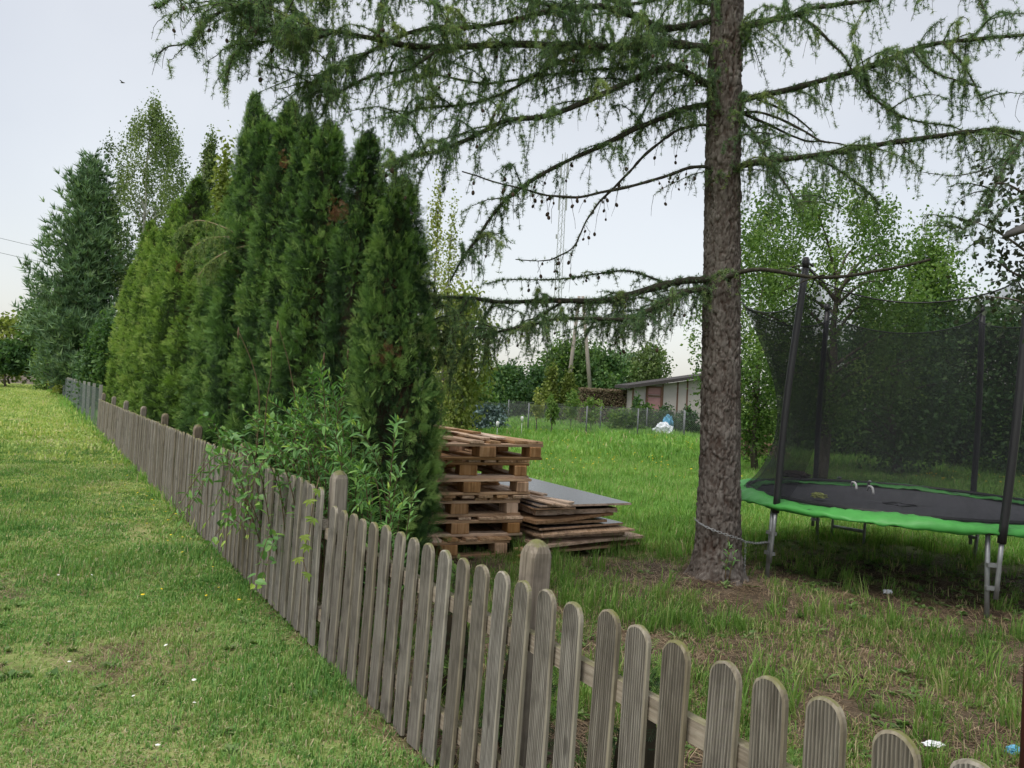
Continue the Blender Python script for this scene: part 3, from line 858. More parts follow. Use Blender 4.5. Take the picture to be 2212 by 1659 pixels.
def pallet(label, x, y, z, turn=0.0, flip=False, skip=(), skew=0.0, tiltx=0.0, tilty=0.0):
    """x, y: the front right corner"""
    r = empty('pallet', (0, 0, 0), label, 'pallet', 'pallets in the stack')
    Mx = Matrix.Translation((x, y, z)) @ Matrix.Rotation(PDIR + turn, 4, 'Z') @ Matrix.Rotation(tilty, 4, 'Y') @ Matrix.Rotation(tiltx, 4, 'X') @ Matrix.Scale(1.25, 4) @ Matrix.Translation((-PW / 2, PL / 2, 0))
    if flip:
        Mx = Mx @ Matrix.Translation((0, 0, 0.144)) @ Matrix.Rotation(R(180), 4, 'Y')
    r.matrix_world = Mx
    bpy.context.view_layer.update() if False else None
    g = random.Random(hash(label) % 1000)
    xs = [-0.427, -0.262, -0.115, 0.035, 0.175, 0.305, 0.427]
    for i, bxx in enumerate(xs):
        if i in skip: continue
        o = link('deck_board', DECK[0 if i in (0, 6) else 1 + (i % 3)], r, (bxx + g.uniform(-.008, .008), g.uniform(-.01, .01), 0.133))
        o.rotation_euler = (g.uniform(-.006, .006), 0, g.uniform(-.012, .012) + (skew if i in (2, 3) else 0))
    for yy in (-PL / 2 + 0.055, 0, PL / 2 - 0.055):
        link('stringer_board', STRING, r, (0, yy, 0.1105))
        for xx in (-0.43, 0, 0.43):
            o = link('block', BLOCKM[0 if xx else 1], r, (xx + g.uniform(-.006, .006), yy + (0.0 if yy == 0 else -0.012 * (1 if yy > 0 else -1)), 0.0605))
            o.rotation_euler = (0, 0, g.uniform(-.05, .05))
    for xx in (-0.43, 0, 0.43):
        o = link('bottom_board', BOTL, r, (xx, g.uniform(-.006, .006), 0.0105))
    for yy in (-PL / 2 + 0.055, PL / 2 - 0.055):
        link('bottom_board', STRING, r, (g.uniform(-.01, .01), yy, 0.0100))
    return r
pallet('bottom pallet of the stack beside the thuja hedge, lying in the grass', 0.06, 7.34, 0.01, 0.03)
pallet('second pallet from the ground in the wooden stack', 0.17, 7.44, 0.191, -0.04, False, (2,))
pallet('third pallet from the ground in the wooden stack', 0.14, 7.50, 0.372, 0.02, False, (3,))
pallet('third pallet from the top of the wooden stack', 0.235, 7.50, 0.553, 0.045, True)
pallet('second pallet from the top of the wooden stack', 0.215, 7.52, 0.734, -0.03)
pallet('topmost pallet of the stack with broken skewed deck boards', 0.345, 7.60, 0.915, 0.09, False, (1, 4), 0.05)

def plank(name, A, B, w, t, m, label, cat='plank', group=None, roll=0.0, seed=0):
    """board from A to B (centre line of its underside)"""
    A, B = np.asarray(A, float), np.asarray(B, float)
    L = np.linalg.norm(B - A)
    me = bx_mesh(name, (w, L, t), m, seed)
    o = link(name, me)
    d = Vector((B - A) / L)
    zx = Vector((0, 0, 1)); sx = d.cross(zx).normalized(); up = sx.cross(d)
    Mx = Matrix((sx, d, up)).transposed().to_4x4()
    c = (A + B) / 2
    o.matrix_world = Matrix.Translation(Vector(c) + up * (t / 2)) @ Mx @ Matrix.Rotation(roll, 4, 'Y')
    return tag(o, label, cat, group)
# loose boards on the top pallet
pd = np.array([-math.sin(PDIR), math.cos(PDIR), 0]); px = np.array([math.cos(PDIR), math.sin(PDIR), 0])
c0 = np.array([0.345, 7.62, 1.098])
for k, (a, b, z, tw, m, lab) in enumerate([
    (-0.42, 0.10, 0.000, 0.06, 'plank', 'loose pale board lying along the middle of the topmost pallet'),
    (-0.62, 0.02, 0.000, -0.02, 'plank', 'loose weathered board left of the pale one on the topmost pallet'),
    (-0.50, 0.55, 0.024, -0.10, 'pallet', 'dark board end laid across the back of the topmost pallet'),
    (-0.72, 0.62, 0.048, -0.06, 'plank', 'uppermost short board on top of the pallet stack')]):
    A = c0 + px * a + pd * b + [0, 0, z]
    dd = pd * math.cos(tw) + px * math.sin(tw)
    plank('loose_board', A, A + dd * (1.0 if k < 2 else 0.8), 0.10, 0.022, M[m], lab, 'board', None, 0, 40 + k)

# ------------------------------------------------------------------ panels piled beside the pallets
def panel(name, corners, z, t, m, label, seed, ragged=0.0, tilt=(0, 0)):
    """sheet with the given outline; ragged edges where it was broken"""
    g = np.random.default_rng(seed)
    C = np.asarray(corners, float)
    P = []
    for i in range(len(C)):
        a, b = C[i], C[(i + 1) % len(C)]
        n = max(2, int(np.linalg.norm(b - a) / 0.05)) if ragged else 2
        P += [a + (b - a) * (k / n) for k in range(n)]
    P = np.array(P)
    if ragged:
        P = P + g.normal(0, ragged, P.shape) * (g.uniform(size=(len(P), 1)) < 0.5)
    c = P.mean(0)
    zz = z + tilt[0] * (P[:, 0] - c[0]) + tilt[1] * (P[:, 1] - c[1]) + (0.004 * np.sin(P[:, 0] * 5 + seed) if ragged else 0)
    n = len(P)
    L = P - c
    V = np.concatenate([np.c_[L, zz - z], np.c_[L * 0.998, zz + t - z], [[0, 0, 0.0]], [[0, 0, t]]])
    area = 0.5 * np.sum(P[:, 0] * np.roll(P[:, 1], -1) - np.roll(P[:, 0], -1) * P[:, 1])
    i = np.arange(n); j = (i + 1) % n
    Q = np.stack([i, j, n + j, n + i], 1); T = np.concatenate([np.stack([np.full(n, 2 * n), j, i], 1), np.stack([np.full(n, 2 * n + 1), n + i, n + j], 1)])
    if area < 0: Q, T = Q[:, ::-1], T[:, ::-1]
    me = build(name, V, [Q, T])
    me.materials.append(M['ply'])
    me.materials.append(m)
    me.polygons.foreach_set('material_index', np.r_[np.zeros(n, int), np.zeros(n, int), np.ones(n, int)])
    o = link(name, me, None, (c[0], c[1], z))
    return tag(o, label, 'panel', 'panels piled beside the pallets')
bd = np.array([-0.46, 0.888]); bn = np.array([0.888, 0.46])     # along and across the sheets
B0 = np.array([0.42, 7.30])
def quad(a0, a1, b0, b1, tw=0.0, o=B0):
    c, s = math.cos(tw), math.sin(tw)
    d, nn = bd * c + bn * s, bn * c - bd * s
    return [o + nn * a0 + d * b0, o + nn * a1 + d * b0, o + nn * a1 + d * b1, o + nn * a0 + d * b1]
for k in range(2):
    p0 = B0 + bn * 0.15 + bd * (0.35 + 1.3 * k); p1 = B0 + bn * 1.0 + bd * (0.35 + 1.3 * k)
    plank('bearer', (*p0, 0.0), (*p1, 0.0), 0.09, 0.06, M['pallet'], ['timber bearer under the front of the panel pile', 'timber bearer under the back of the panel pile'][k], 'timber', None, 0, 60 + k)
panel('panel', quad(0.00, 1.18, 0.02, 2.3, -0.10), 0.062, 0.022, M['ply'], 'lowest brown plywood panel of the pile, its corner out over the grass', 1, 0.003)
panel('panel', quad(-0.06, 1.05, 0.25, 2.4, 0.03), 0.092, 0.030, M['film'], 'dark panel near the bottom of the pile, mostly covered', 2)
panel('panel', quad(-0.10, 1.24, -0.06, 2.3, -0.16), 0.132, 0.026, M['ply'], 'wide brown chipboard panel reaching out low on the pile towards the trampoline', 3, 0.003)
panel('panel', quad(-0.04, 0.98, 0.16, 2.2, 0.02), 0.169, 0.032, M['ply'], 'narrow thick board edge in the middle of the pile', 4)
panel('panel', quad(-0.09, 1.02, -0.02, 2.3, -0.04), 0.213, 0.020, M['plank'], 'pale chipboard panel with a broken ragged front edge', 5, 0.016, (0.02, 0.0))
panel('panel', quad(-0.05, 1.02, 0.08, 2.3, -0.12), 0.266, 0.020, M['film'], 'black film-faced panel showing its shiny corner in the middle of the pile', 6)
panel('panel', quad(0.05, 0.80, 0.18, 2.3, -0.02), 0.299, 0.026, M['film'], 'smaller black panel with a bare wooden edge above the shiny one', 7)
panel('panel', quad(-0.11, 0.94, 0.06, 2.2, -0.20), 0.338, 0.030, M['ply'], 'long brown panel just under the upper sheets, its edge facing the fence', 8, 0.002, (0.02, 0.01))
panel('panel', quad(-0.03, 0.92, 0.20, 2.4, 0.0), 0.391, 0.045, M['core'], 'splintered dark board layer right below the top sheet', 9, 0.010)
panel('panel', quad(-0.10, 0.35, 0.12, 2.6, 0.04), 0.454, 0.018, M['film'], 'dark grey sheet with its left part under the pallets', 10)
top_sheet = panel('panel', quad(-0.05, 1.02, 0.10, 2.75, 0.0), 0.483, 0.020, M['film'], 'large grey film-faced top sheet shining with the sky', 11, 0.0)
for k, (a0, b0, a1, b1, z, w, m, lab) in enumerate([
    (0.30, 0.10, -0.02, 1.0, 0.507, 0.10, 'plank', 'broad pale plank lying across the grey top sheet'),
    (0.14, -0.10, -0.05, 0.75, 0.509, 0.07, 'plank', 'narrow pale plank in front, slanting off the top sheet'),
    (0.06, 0.02, -0.06, 0.9, 0.509, 0.06, 'pallet', 'darker thin lath between the two pale planks'),
    (0.22, 0.50, 0.0, 1.4, 0.531, 0.09, 'plank', 'pale plank further back on the grey sheet beside the pallets')]):
    A, B = B0 + bn * a0 + bd * b0, B0 + bn * a1 + bd * b1
    plank('plank', (*A, z), (*B, z + 0.01), w, 0.02, M[m], lab, 'plank', None, 0, 70 + k)
for k, (a, b, z, L, tw) in enumerate([(-0.05, -0.02, 0.005, 0.35, 0.5), (0.02, 0.06, 0.028, 0.30, 0.3), (-0.06, 0.10, 0.05, 0.28, 0.7), (0.0, 0.12, 0.072, 0.22, 0.45), (-0.10, 0.16, 0.094, 0.2, 0.6)]):
    A = B0 + bn * (a - 0.02) + bd * (b - 0.06)
    d = bd * math.cos(tw + 1.2) - bn * math.sin(tw + 1.2)
    B = A + d * L
    plank('offcut', (*A, z), (*B, z), 0.07, 0.02, M['block'], ['lowest board offcut in the small heap by the fence post', 'second offcut up in the small heap by the fence post', 'middle offcut in the small heap by the fence post', 'fourth offcut up in the small heap by the fence post', 'topmost offcut in the small heap by the fence post'][k], 'offcut', 'offcuts between pallets and panels', 0, 80 + k)

# ------------------------------------------------------------------ trampoline
tr = empty('trampoline', (TC[0], TC[1], 0), 'round trampoline with black safety net and bright green edge pad', 'trampoline')
TB = [np.array(p) for p in ((2.50, 8.60), (2.38, 6.95), (3.76, 5.97), (5.25, 6.70), (5.12, 8.40), (3.72, 9.18))]
TT = [at(1578, 645, 8.7), at(1740, 580, 6.85), at(2226, 585, 5.9), np.array([5.5, 6.75, 2.78]), at(2122, 680, 8.55), at(1787, 674, 9.25)]
ctr = np.array([TC[0], TC[1]])
RR = 1.60
def tp(P): return rel(tr, P)
a = np.linspace(0, 2 * math.pi, 73)
ring = np.stack([TC[0] + RR * np.cos(a), TC[1] + RR * np.sin(a), np.full(73, 0.665)], 1)
mb = MB(); mb.tube(tp(ring), 0.024, 8, False); link('frame_ring', mb.mesh('frame_ring', M['black'], True), tr)
# jumping mat
nr_, na = 10, 72
rr_ = np.linspace(0, 1.40, nr_); aa = np.arange(na) * 2 * math.pi / na
V = [[0, 0, 0.655]] ; 
for r_ in rr_[1:]:
    V += [[r_ * math.cos(t), r_ * math.sin(t), 0.655 + 0.03 * (r_ / 1.4) ** 2 + 0.003 * math.sin(5 * t + r_ * 7)] for t in aa]
Q = [[1 + k * na + i, 1 + k * na + (i + 1) % na, 1 + (k + 1) * na + (i + 1) % na, 1 + (k + 1) * na + i] for k in range(nr_ - 2) for i in range(na)]
T = [[0, 1 + i, 1 + (i + 1) % na] for i in range(na)]
M['mat'] = plain('jumping_mat_fabric', (0.050, 0.049, 0.058), 0.55, 0.4, 0, 5, 0.3, 0.1)
link('jumping_mat', build('jumping_mat', V, [np.array(Q), np.array(T)], M['mat'], smooth=True), tr)
# green edge pad: crumpled ring that drapes over the frame
M['pad'] = plain('green_vinyl', (0.055, 0.27, 0.050), 0.5, 0.35, 0, 6, 0.35, 0.3, 0.02)
na = 420; prof = [(1.35, 0.690), (1.40, 0.704), (1.48, 0.710), (1.56, 0.708), (1.62, 0.700), (1.650, 0.686), (1.660, 0.668), (1.658, 0.648)]
V = []
for i in range(na):
    t = i * 2 * math.pi / na
    for k, (r_, z_) in enumerate(prof):
        w1 = mnoise.noise(Vector((math.cos(t) * 4, math.sin(t) * 4, k * 0.35)))
        w2 = mnoise.noise(Vector((math.cos(t) * 16, math.sin(t) * 16, 3 + k * 0.5)))
        w3 = abs(mnoise.noise(Vector((math.cos(t) * 30, math.sin(t) * 30, 9 + k * 0.9)))) - 0.25
        V.append([(r_ + 0.02 * w1 + (0.014 * w3 if k > 4 else 0)) * math.cos(t), (r_ + 0.02 * w1 + (0.014 * w3 if k > 4 else 0)) * math.sin(t), z_ + 0.020 * w1 + 0.016 * w2 + 0.012 * w3 + (0.012 * math.sin(6 * t + 1) if k < 5 else 0)])
np_ = len(prof)
Q = [[i * np_ + k, i * np_ + k + 1, ((i + 1) % na) * np_ + k + 1, ((i + 1) % na) * np_ + k] for i in range(na) for k in range(np_ - 1)]
pad = link('edge_pad', build('edge_pad', V, np.array(Q), M['pad'], smooth=True), tr)
sol = pad.modifiers.new('thickness', 'SOLIDIFY'); sol.thickness = 0.012; sol.offset = 1
# legs, poles with foam sleeves and caps
for k in range(6):
    b, t = TB[k], TT[k]
    d_out = (b - ctr) / np.linalg.norm(b - ctr); tg = np.array([-d_out[1], d_out[0]])
    legt = ctr + d_out * RR
    zb = float(gz(*b))
    mb = MB(); mb.tube(tp([[*(b + tg * 0.0), zb - 0.04], [*(legt * 0.6 + b * 0.4), 0.35], [*legt, 0.66]]), 0.019, 10)
    link('leg', mb.mesh('leg', M['galv'], True), tr)
    pb = b + d_out * 0.02 + tg * 0.05
    lo = np.array([*pb, 0.16]); hi = np.asarray(t, float)
    mid = lo + (hi - lo) * 0.17
    q = lo + (hi - lo) * 0.55 + np.array([d_out[0], d_out[1], 0]) * 0.03
    po = link('pole', None or (lambda m_: (m_.tube(tp(smooth_path([lo, mid], 4)), 0.018, 10), m_.mesh('pole', M['galv'], True))[1])(MB()), tr)
    mb = MB(); mb.tube(tp(smooth_path([mid, q, hi], 14)), 0.031, 12); link('foam_sleeve', mb.mesh('foam_sleeve', M['foam'], True), po)
    mb = MB(); mb.tube(tp([hi, hi + [0, 0, 0.05], hi + [0, 0, 0.10]]), [0.026, 0.036, 0.024], 10); mb.tube(tp([hi + [0, 0, 0.06], hi + np.array([-d_out[0] * 0.09, -d_out[1] * 0.09, 0.03])]), 0.012, 6)
    link('cap', mb.mesh('cap', M['black'], True), po)
    mb = MB()
    for z_ in (0.24, 0.42):
        c = lo + (hi - lo) * ((z_ - 0.16) / 2.6); mb.box(tp((c + np.array([*(b * 0.7 + legt * 0.3), z_])) / 2), (0.10, 0.035, 0.03), rotz(math.atan2(tg[1], tg[0])))
    link('bracket', mb.mesh('bracket', M['galv']), tr)
# safety net
def net_mat():
    m, n, l = mat('black_safety_net')
    t = noise_tex(n, l, 6, 4, rnd=False)
    p = principled(n, l, mixc(n, l, t.outputs['Fac'], (0.012, 0.013, 0.015), (0.022, 0.023, 0.027)), 0.8, 0.2)
    tr_ = n.new('ShaderNodeBsdfTransparent')
    mx = n.new('ShaderNodeMixShader')
    tc = n.new('ShaderNodeTexCoord')
    wv = n.new('ShaderNodeTexNoise'); wv.inputs['Scale'].default_value = 3.0
    mp = n.new('ShaderNodeMapping'); mp.inputs['Scale'].default_value = (6, 6, 0.6)
    l.new(tc.outputs['Object'], mp.inputs['Vector']); l.new(mp.outputs['Vector'], wv.inputs['Vector'])
    l.new(mix_val(n, l, mix_val(n, l, wv.outputs['Fac'], 0.28, 'MULTIPLY'), 0.32), mx.inputs[0])
    l.new(tr_.outputs[0], mx.inputs[1]); l.new(p.outputs[0], mx.inputs[2])
    out(n, l, mx.outputs[0])
    return m
M['net'] = net_mat()
top, bot, inw = [], [], []
for k in range(6):
    A, B = np.asarray(TT[k], float), np.asarray(TT[(k + 1) % 6], float)
    ai = (np.append(ctr, 0) - A); ai[2] = 0; ai /= np.linalg.norm(ai)
    bi = (np.append(ctr, 0) - B); bi[2] = 0; bi /= np.linalg.norm(bi)
    A = A + ai * 0.14 - [0, 0, 0.05]; B = B + bi * 0.14 - [0, 0, 0.05]
    ta = math.atan2(TB[k][1] - TC[1], TB[k][0] - TC[0]); tb = math.atan2(TB[(k + 1) % 6][1] - TC[1], TB[(k + 1) % 6][0] - TC[0])
    if tb - ta > math.pi: tb -= 2 * math.pi
    if tb - ta < -math.pi: tb += 2 * math.pi
    for u in np.linspace(0, 1, 20, endpoint=False):
        e = 4 * u * (1 - u)
        p = A + (B - A) * u
        i_ = np.append(ctr, 0) - p; i_[2] = 0; i_ /= np.linalg.norm(i_)
        p = p + i_ * 0.08 * e - np.array([0, 0, 0.20 * e ** 0.7])
        th = ta + (tb - ta) * u
        q = np.array([TC[0] + 1.44 * math.cos(th), TC[1] + 1.44 * math.sin(th), 0.715])
        top.append(p); bot.append(q); inw.append(i_)
top, bot, inw = np.array(top), np.array(bot), np.array(inw)
nt = 18; V = []
for k in range(nt):
    u = k / (nt - 1)
    w = np.array([0.03 * mnoise.noise(Vector((p[0] * 3, p[1] * 3, u * 2))) for p in bot])
    fl = 0.10 * (1 - u) ** 3
    V.append(bot + (top - bot) * u + inw * ((0.30 * math.sin(math.pi * u ** 0.8)) + w * math.sin(math.pi * u))[:, None] - inw * fl * 0.4)
V = np.concatenate(V); m_ = len(top)
i = np.arange(nt - 1)[:, None] * m_; j = np.arange(m_)[None]; j2 = (j + 1) % m_
Q = np.stack([i + j, i + j2, i + m_ + j2, i + m_ + j], -1).reshape(-1, 4)
net = link('safety_net', build('safety_net', tp(V), Q, M['net'], smooth=True), tr)
# second net layer added on the larch side to darken its edge-on fold
W2 = V.reshape(nt, m_, 3)[:, :21] + inw[None, :21] * 0.05
i2 = np.arange(nt - 1)[:, None] * 21; j3 = np.arange(20)[None]
Q2 = np.stack([i2 + j3, i2 + j3 + 1, i2 + 21 + j3 + 1, i2 + 21 + j3], -1).reshape(-1, 4)
link('extra_net_layer', build('extra_net_layer', tp(W2.reshape(-1, 3)), Q2, M['net'], smooth=True), net)
mb = MB(); mb.tube(tp(np.vstack([V[(nt - 1) * m_:], V[(nt - 1) * m_][None]])), 0.007, 5, False)
link('net_top_cord', mb.mesh('net_top_cord', M['black']), net)
mb = MB(); mb.tube(tp(np.vstack([bot, bot[:1]]) + [0, 0, 0.012]), 0.018, 6, False)
link('net_bottom_band', mb.mesh('net_bottom_band', M['black']), net)
for k in range(6):
    c = V[(nt - 1) * m_ + k * 20]
    mb = MB(); mb.tube(tp([c, np.asarray(TT[k]) + [0, 0, 0.03]]), 0.009, 6); link('net_tie', mb.mesh('net_tie', M['black']), net)
# ladder on the far side
lad = empty('ladder', (0, 0, 0)); lad.parent = tr
lad.matrix_parent_inverse = Matrix.Identity(4)
for p in (on(1795, 1165), on(1865, 1178)):
    d_ = ctr - p[:2]; d_ /= np.linalg.norm(d_)
    mb = MB(); mb.tube(tp(smooth_path([[p[0], p[1], -0.02], [*(p[:2] + d_ * 0.05), 0.4], [*(p[:2] + d_ * 0.11), 0.72], [*(p[:2] + d_ * 0.20), 0.76]], 12)), 0.016, 8)
    link('ladder_rail', mb.mesh('ladder_rail', M['galv'], True), lad)
mb = MB(); p, q = on(1795, 1165), on(1865, 1178)
mb.tube(tp([[p[0], p[1], 0.16], [q[0], q[1], 0.16]]), 0.02, 8); link('rung', mb.mesh('rung', M['galv'], True), lad)
mb = MB(); mb.tube(tp([[p[0], p[1], 0.42], [q[0], q[1], 0.42]]), 0.02, 8); link('rung', mb.mesh('rung', M['galv'], True), lad)
# things left on the trampoline
def crumple(name, loc, s, m, seed, label, cat, amp=0.35):
    bm = bmesh.new(); bmesh.ops.create_icosphere(bm, subdivisions=4, radius=1)
    for v in bm.verts:
        nz = mnoise.noise(v.co * 2.2 + Vector((seed, 0, 0))) + 0.5 * mnoise.noise(v.co * 5 + Vector((0, seed, 0)))
        v.co *= 1 + amp * nz
        v.co = Vector((v.co.x * s[0], v.co.y * s[1], max(v.co.z, -0.5) * s[2] + 0.5 * s[2]))
    me = bpy.data.meshes.new(name); bm.to_mesh(me); bm.free(); me.materials.append(m)
    o = link(name, me, None, loc)
    return tag(o, label, cat)
M['rag'] = plain('dark_cloth', (0.05, 0.04, 0.035), 0.9, 0.1, 0, 12, 0.5, 0.4)
M['lime'] = plain('lime_cloth', (0.42, 0.46, 0.14), 0.7, 0.2, 0, 12, 0.2, 0.2)
p = on(1715, 1031, 0.77); crumple('crumpled_cloth', p, (0.17, 0.09, 0.05), M['rag'], 3, 'dark crumpled cloth left on the far edge of the trampoline', 'cloth')
p = on(1782, 1076, 0.69); crumple('toy_scrap', p + [-0.06, 0, 0], (0.07, 0.045, 0.03), M['lime'], 5, 'pale yellow-green scrap lying on the jumping mat', 'scrap', 0.6)
for k, (u, v) in enumerate(((1846, 1046), (1882, 1055))):
    p = on(u, v, 0.76); mb = MB(); mb.tube(smooth_path([[p[0], p[1] - 0.05, 0.70], [p[0], p[1] - 0.03, 0.765], [p[0], p[1] + 0.05, 0.775], [p[0] + 0.01, p[1] + 0.10, 0.73]], 10), 0.013, 6)
    tag(link('pad_strap', mb.mesh('pad_strap', M['white'], True), None), ['white strap end near the middle of the far green pad', 'white strap end on the far green pad, right of the other'][k], 'strap')

# ------------------------------------------------------------------ larch
larch = empty('larch_tree', (TRUNK[0], TRUNK[1], 0), 'tall larch with scaly grey-brown trunk, drooping needled twigs and dark cones', 'tree')
def lp(P): return rel(larch, P)
TY = float(TRUNK[1])
# axis and radius of the trunk up its height
tax = [at(u, v, TY) for u, v in ((1547, 1290), (1551, 1180), (1555, 1000), (1557, 860), (1559, 600), (1562, 300), (1567, 100), (1572, -20), (1580, -240), (1588, -420))]
trd = [0.235, 0.195, 0.170, 0.163, 0.155, 0.150, 0.145, 0.140, 0.128, 0.115]
tz = np.array([p[2] for p in tax]); tx_ = np.array([p[0] for p in tax])
zs = np.linspace(-0.05, tz[-1], 560)
cx = np.interp(zs, tz, tx_); rad_ = np.interp(zs, tz, trd)
rad_ += 0.09 * np.exp(-np.clip(zs, 0, 9) / 0.10)
ka = 120; an = np.arange(ka) * 2 * math.pi / ka
V = np.zeros((len(zs), ka, 3)); TI = np.zeros((len(zs), ka))
for i, z in enumerate(zs):
    for j, t in enumerate(an):
        r0 = rad_[i] * (1 + 0.10 * math.exp(-max(z, 0) / 0.22) * math.sin(5 * t + 0.7) + 0.02 * math.sin(2 * t + z))
        q = Vector((math.cos(t) * r0, math.sin(t) * r0, z))
        q1 = Vector((q.x, q.y, q.z * 0.55)) * 25 + 0.55 * mnoise.noise_vector(q * 16)
        dd, pp = mnoise.voronoi(q1)
        wd = 0.10 + 0.12 * (0.5 + mnoise.noise(q * 7))
        c1 = max(0.0, 1 - (dd[1] - dd[0]) / wd)
        cell = mnoise.noise(pp[0] * 3.3 + Vector((7, 1, 4)))
        f1 = max(0.0, 1 - abs(mnoise.noise(Vector((q.x * 13, q.y * 13, q.z * 2.6)) + 0.3 * mnoise.noise_vector(q * 9))) / 0.07)
        TI[i, j] = min(1.0, max(0.0, 0.86 - 0.55 * c1 - 0.40 * f1 + 0.35 * cell))
        r1 = r0 - 0.011 * c1 - 0.013 * f1 + 0.012 * cell + 0.004 * mnoise.noise(q * 60)
        V[i, j] = (cx[i] + math.cos(t) * r1, TY + math.sin(t) * r1, z)
i = np.arange(len(zs) - 1)[:, None] * ka; j = np.arange(ka)[None]; j2 = (j + 1) % ka
Q = np.stack([i + j, i + j2, i + ka + j2, i + ka + j], -1).reshape(-1, 4)
link('trunk', build('trunk', lp(V.reshape(-1, 3)), Q, M['bark'], TI.ravel(), smooth=True), larch)
def trunk_x(z): return float(np.interp(z, tz, tx_))
def trunk_r(z): return float(np.interp(z, tz, trd))

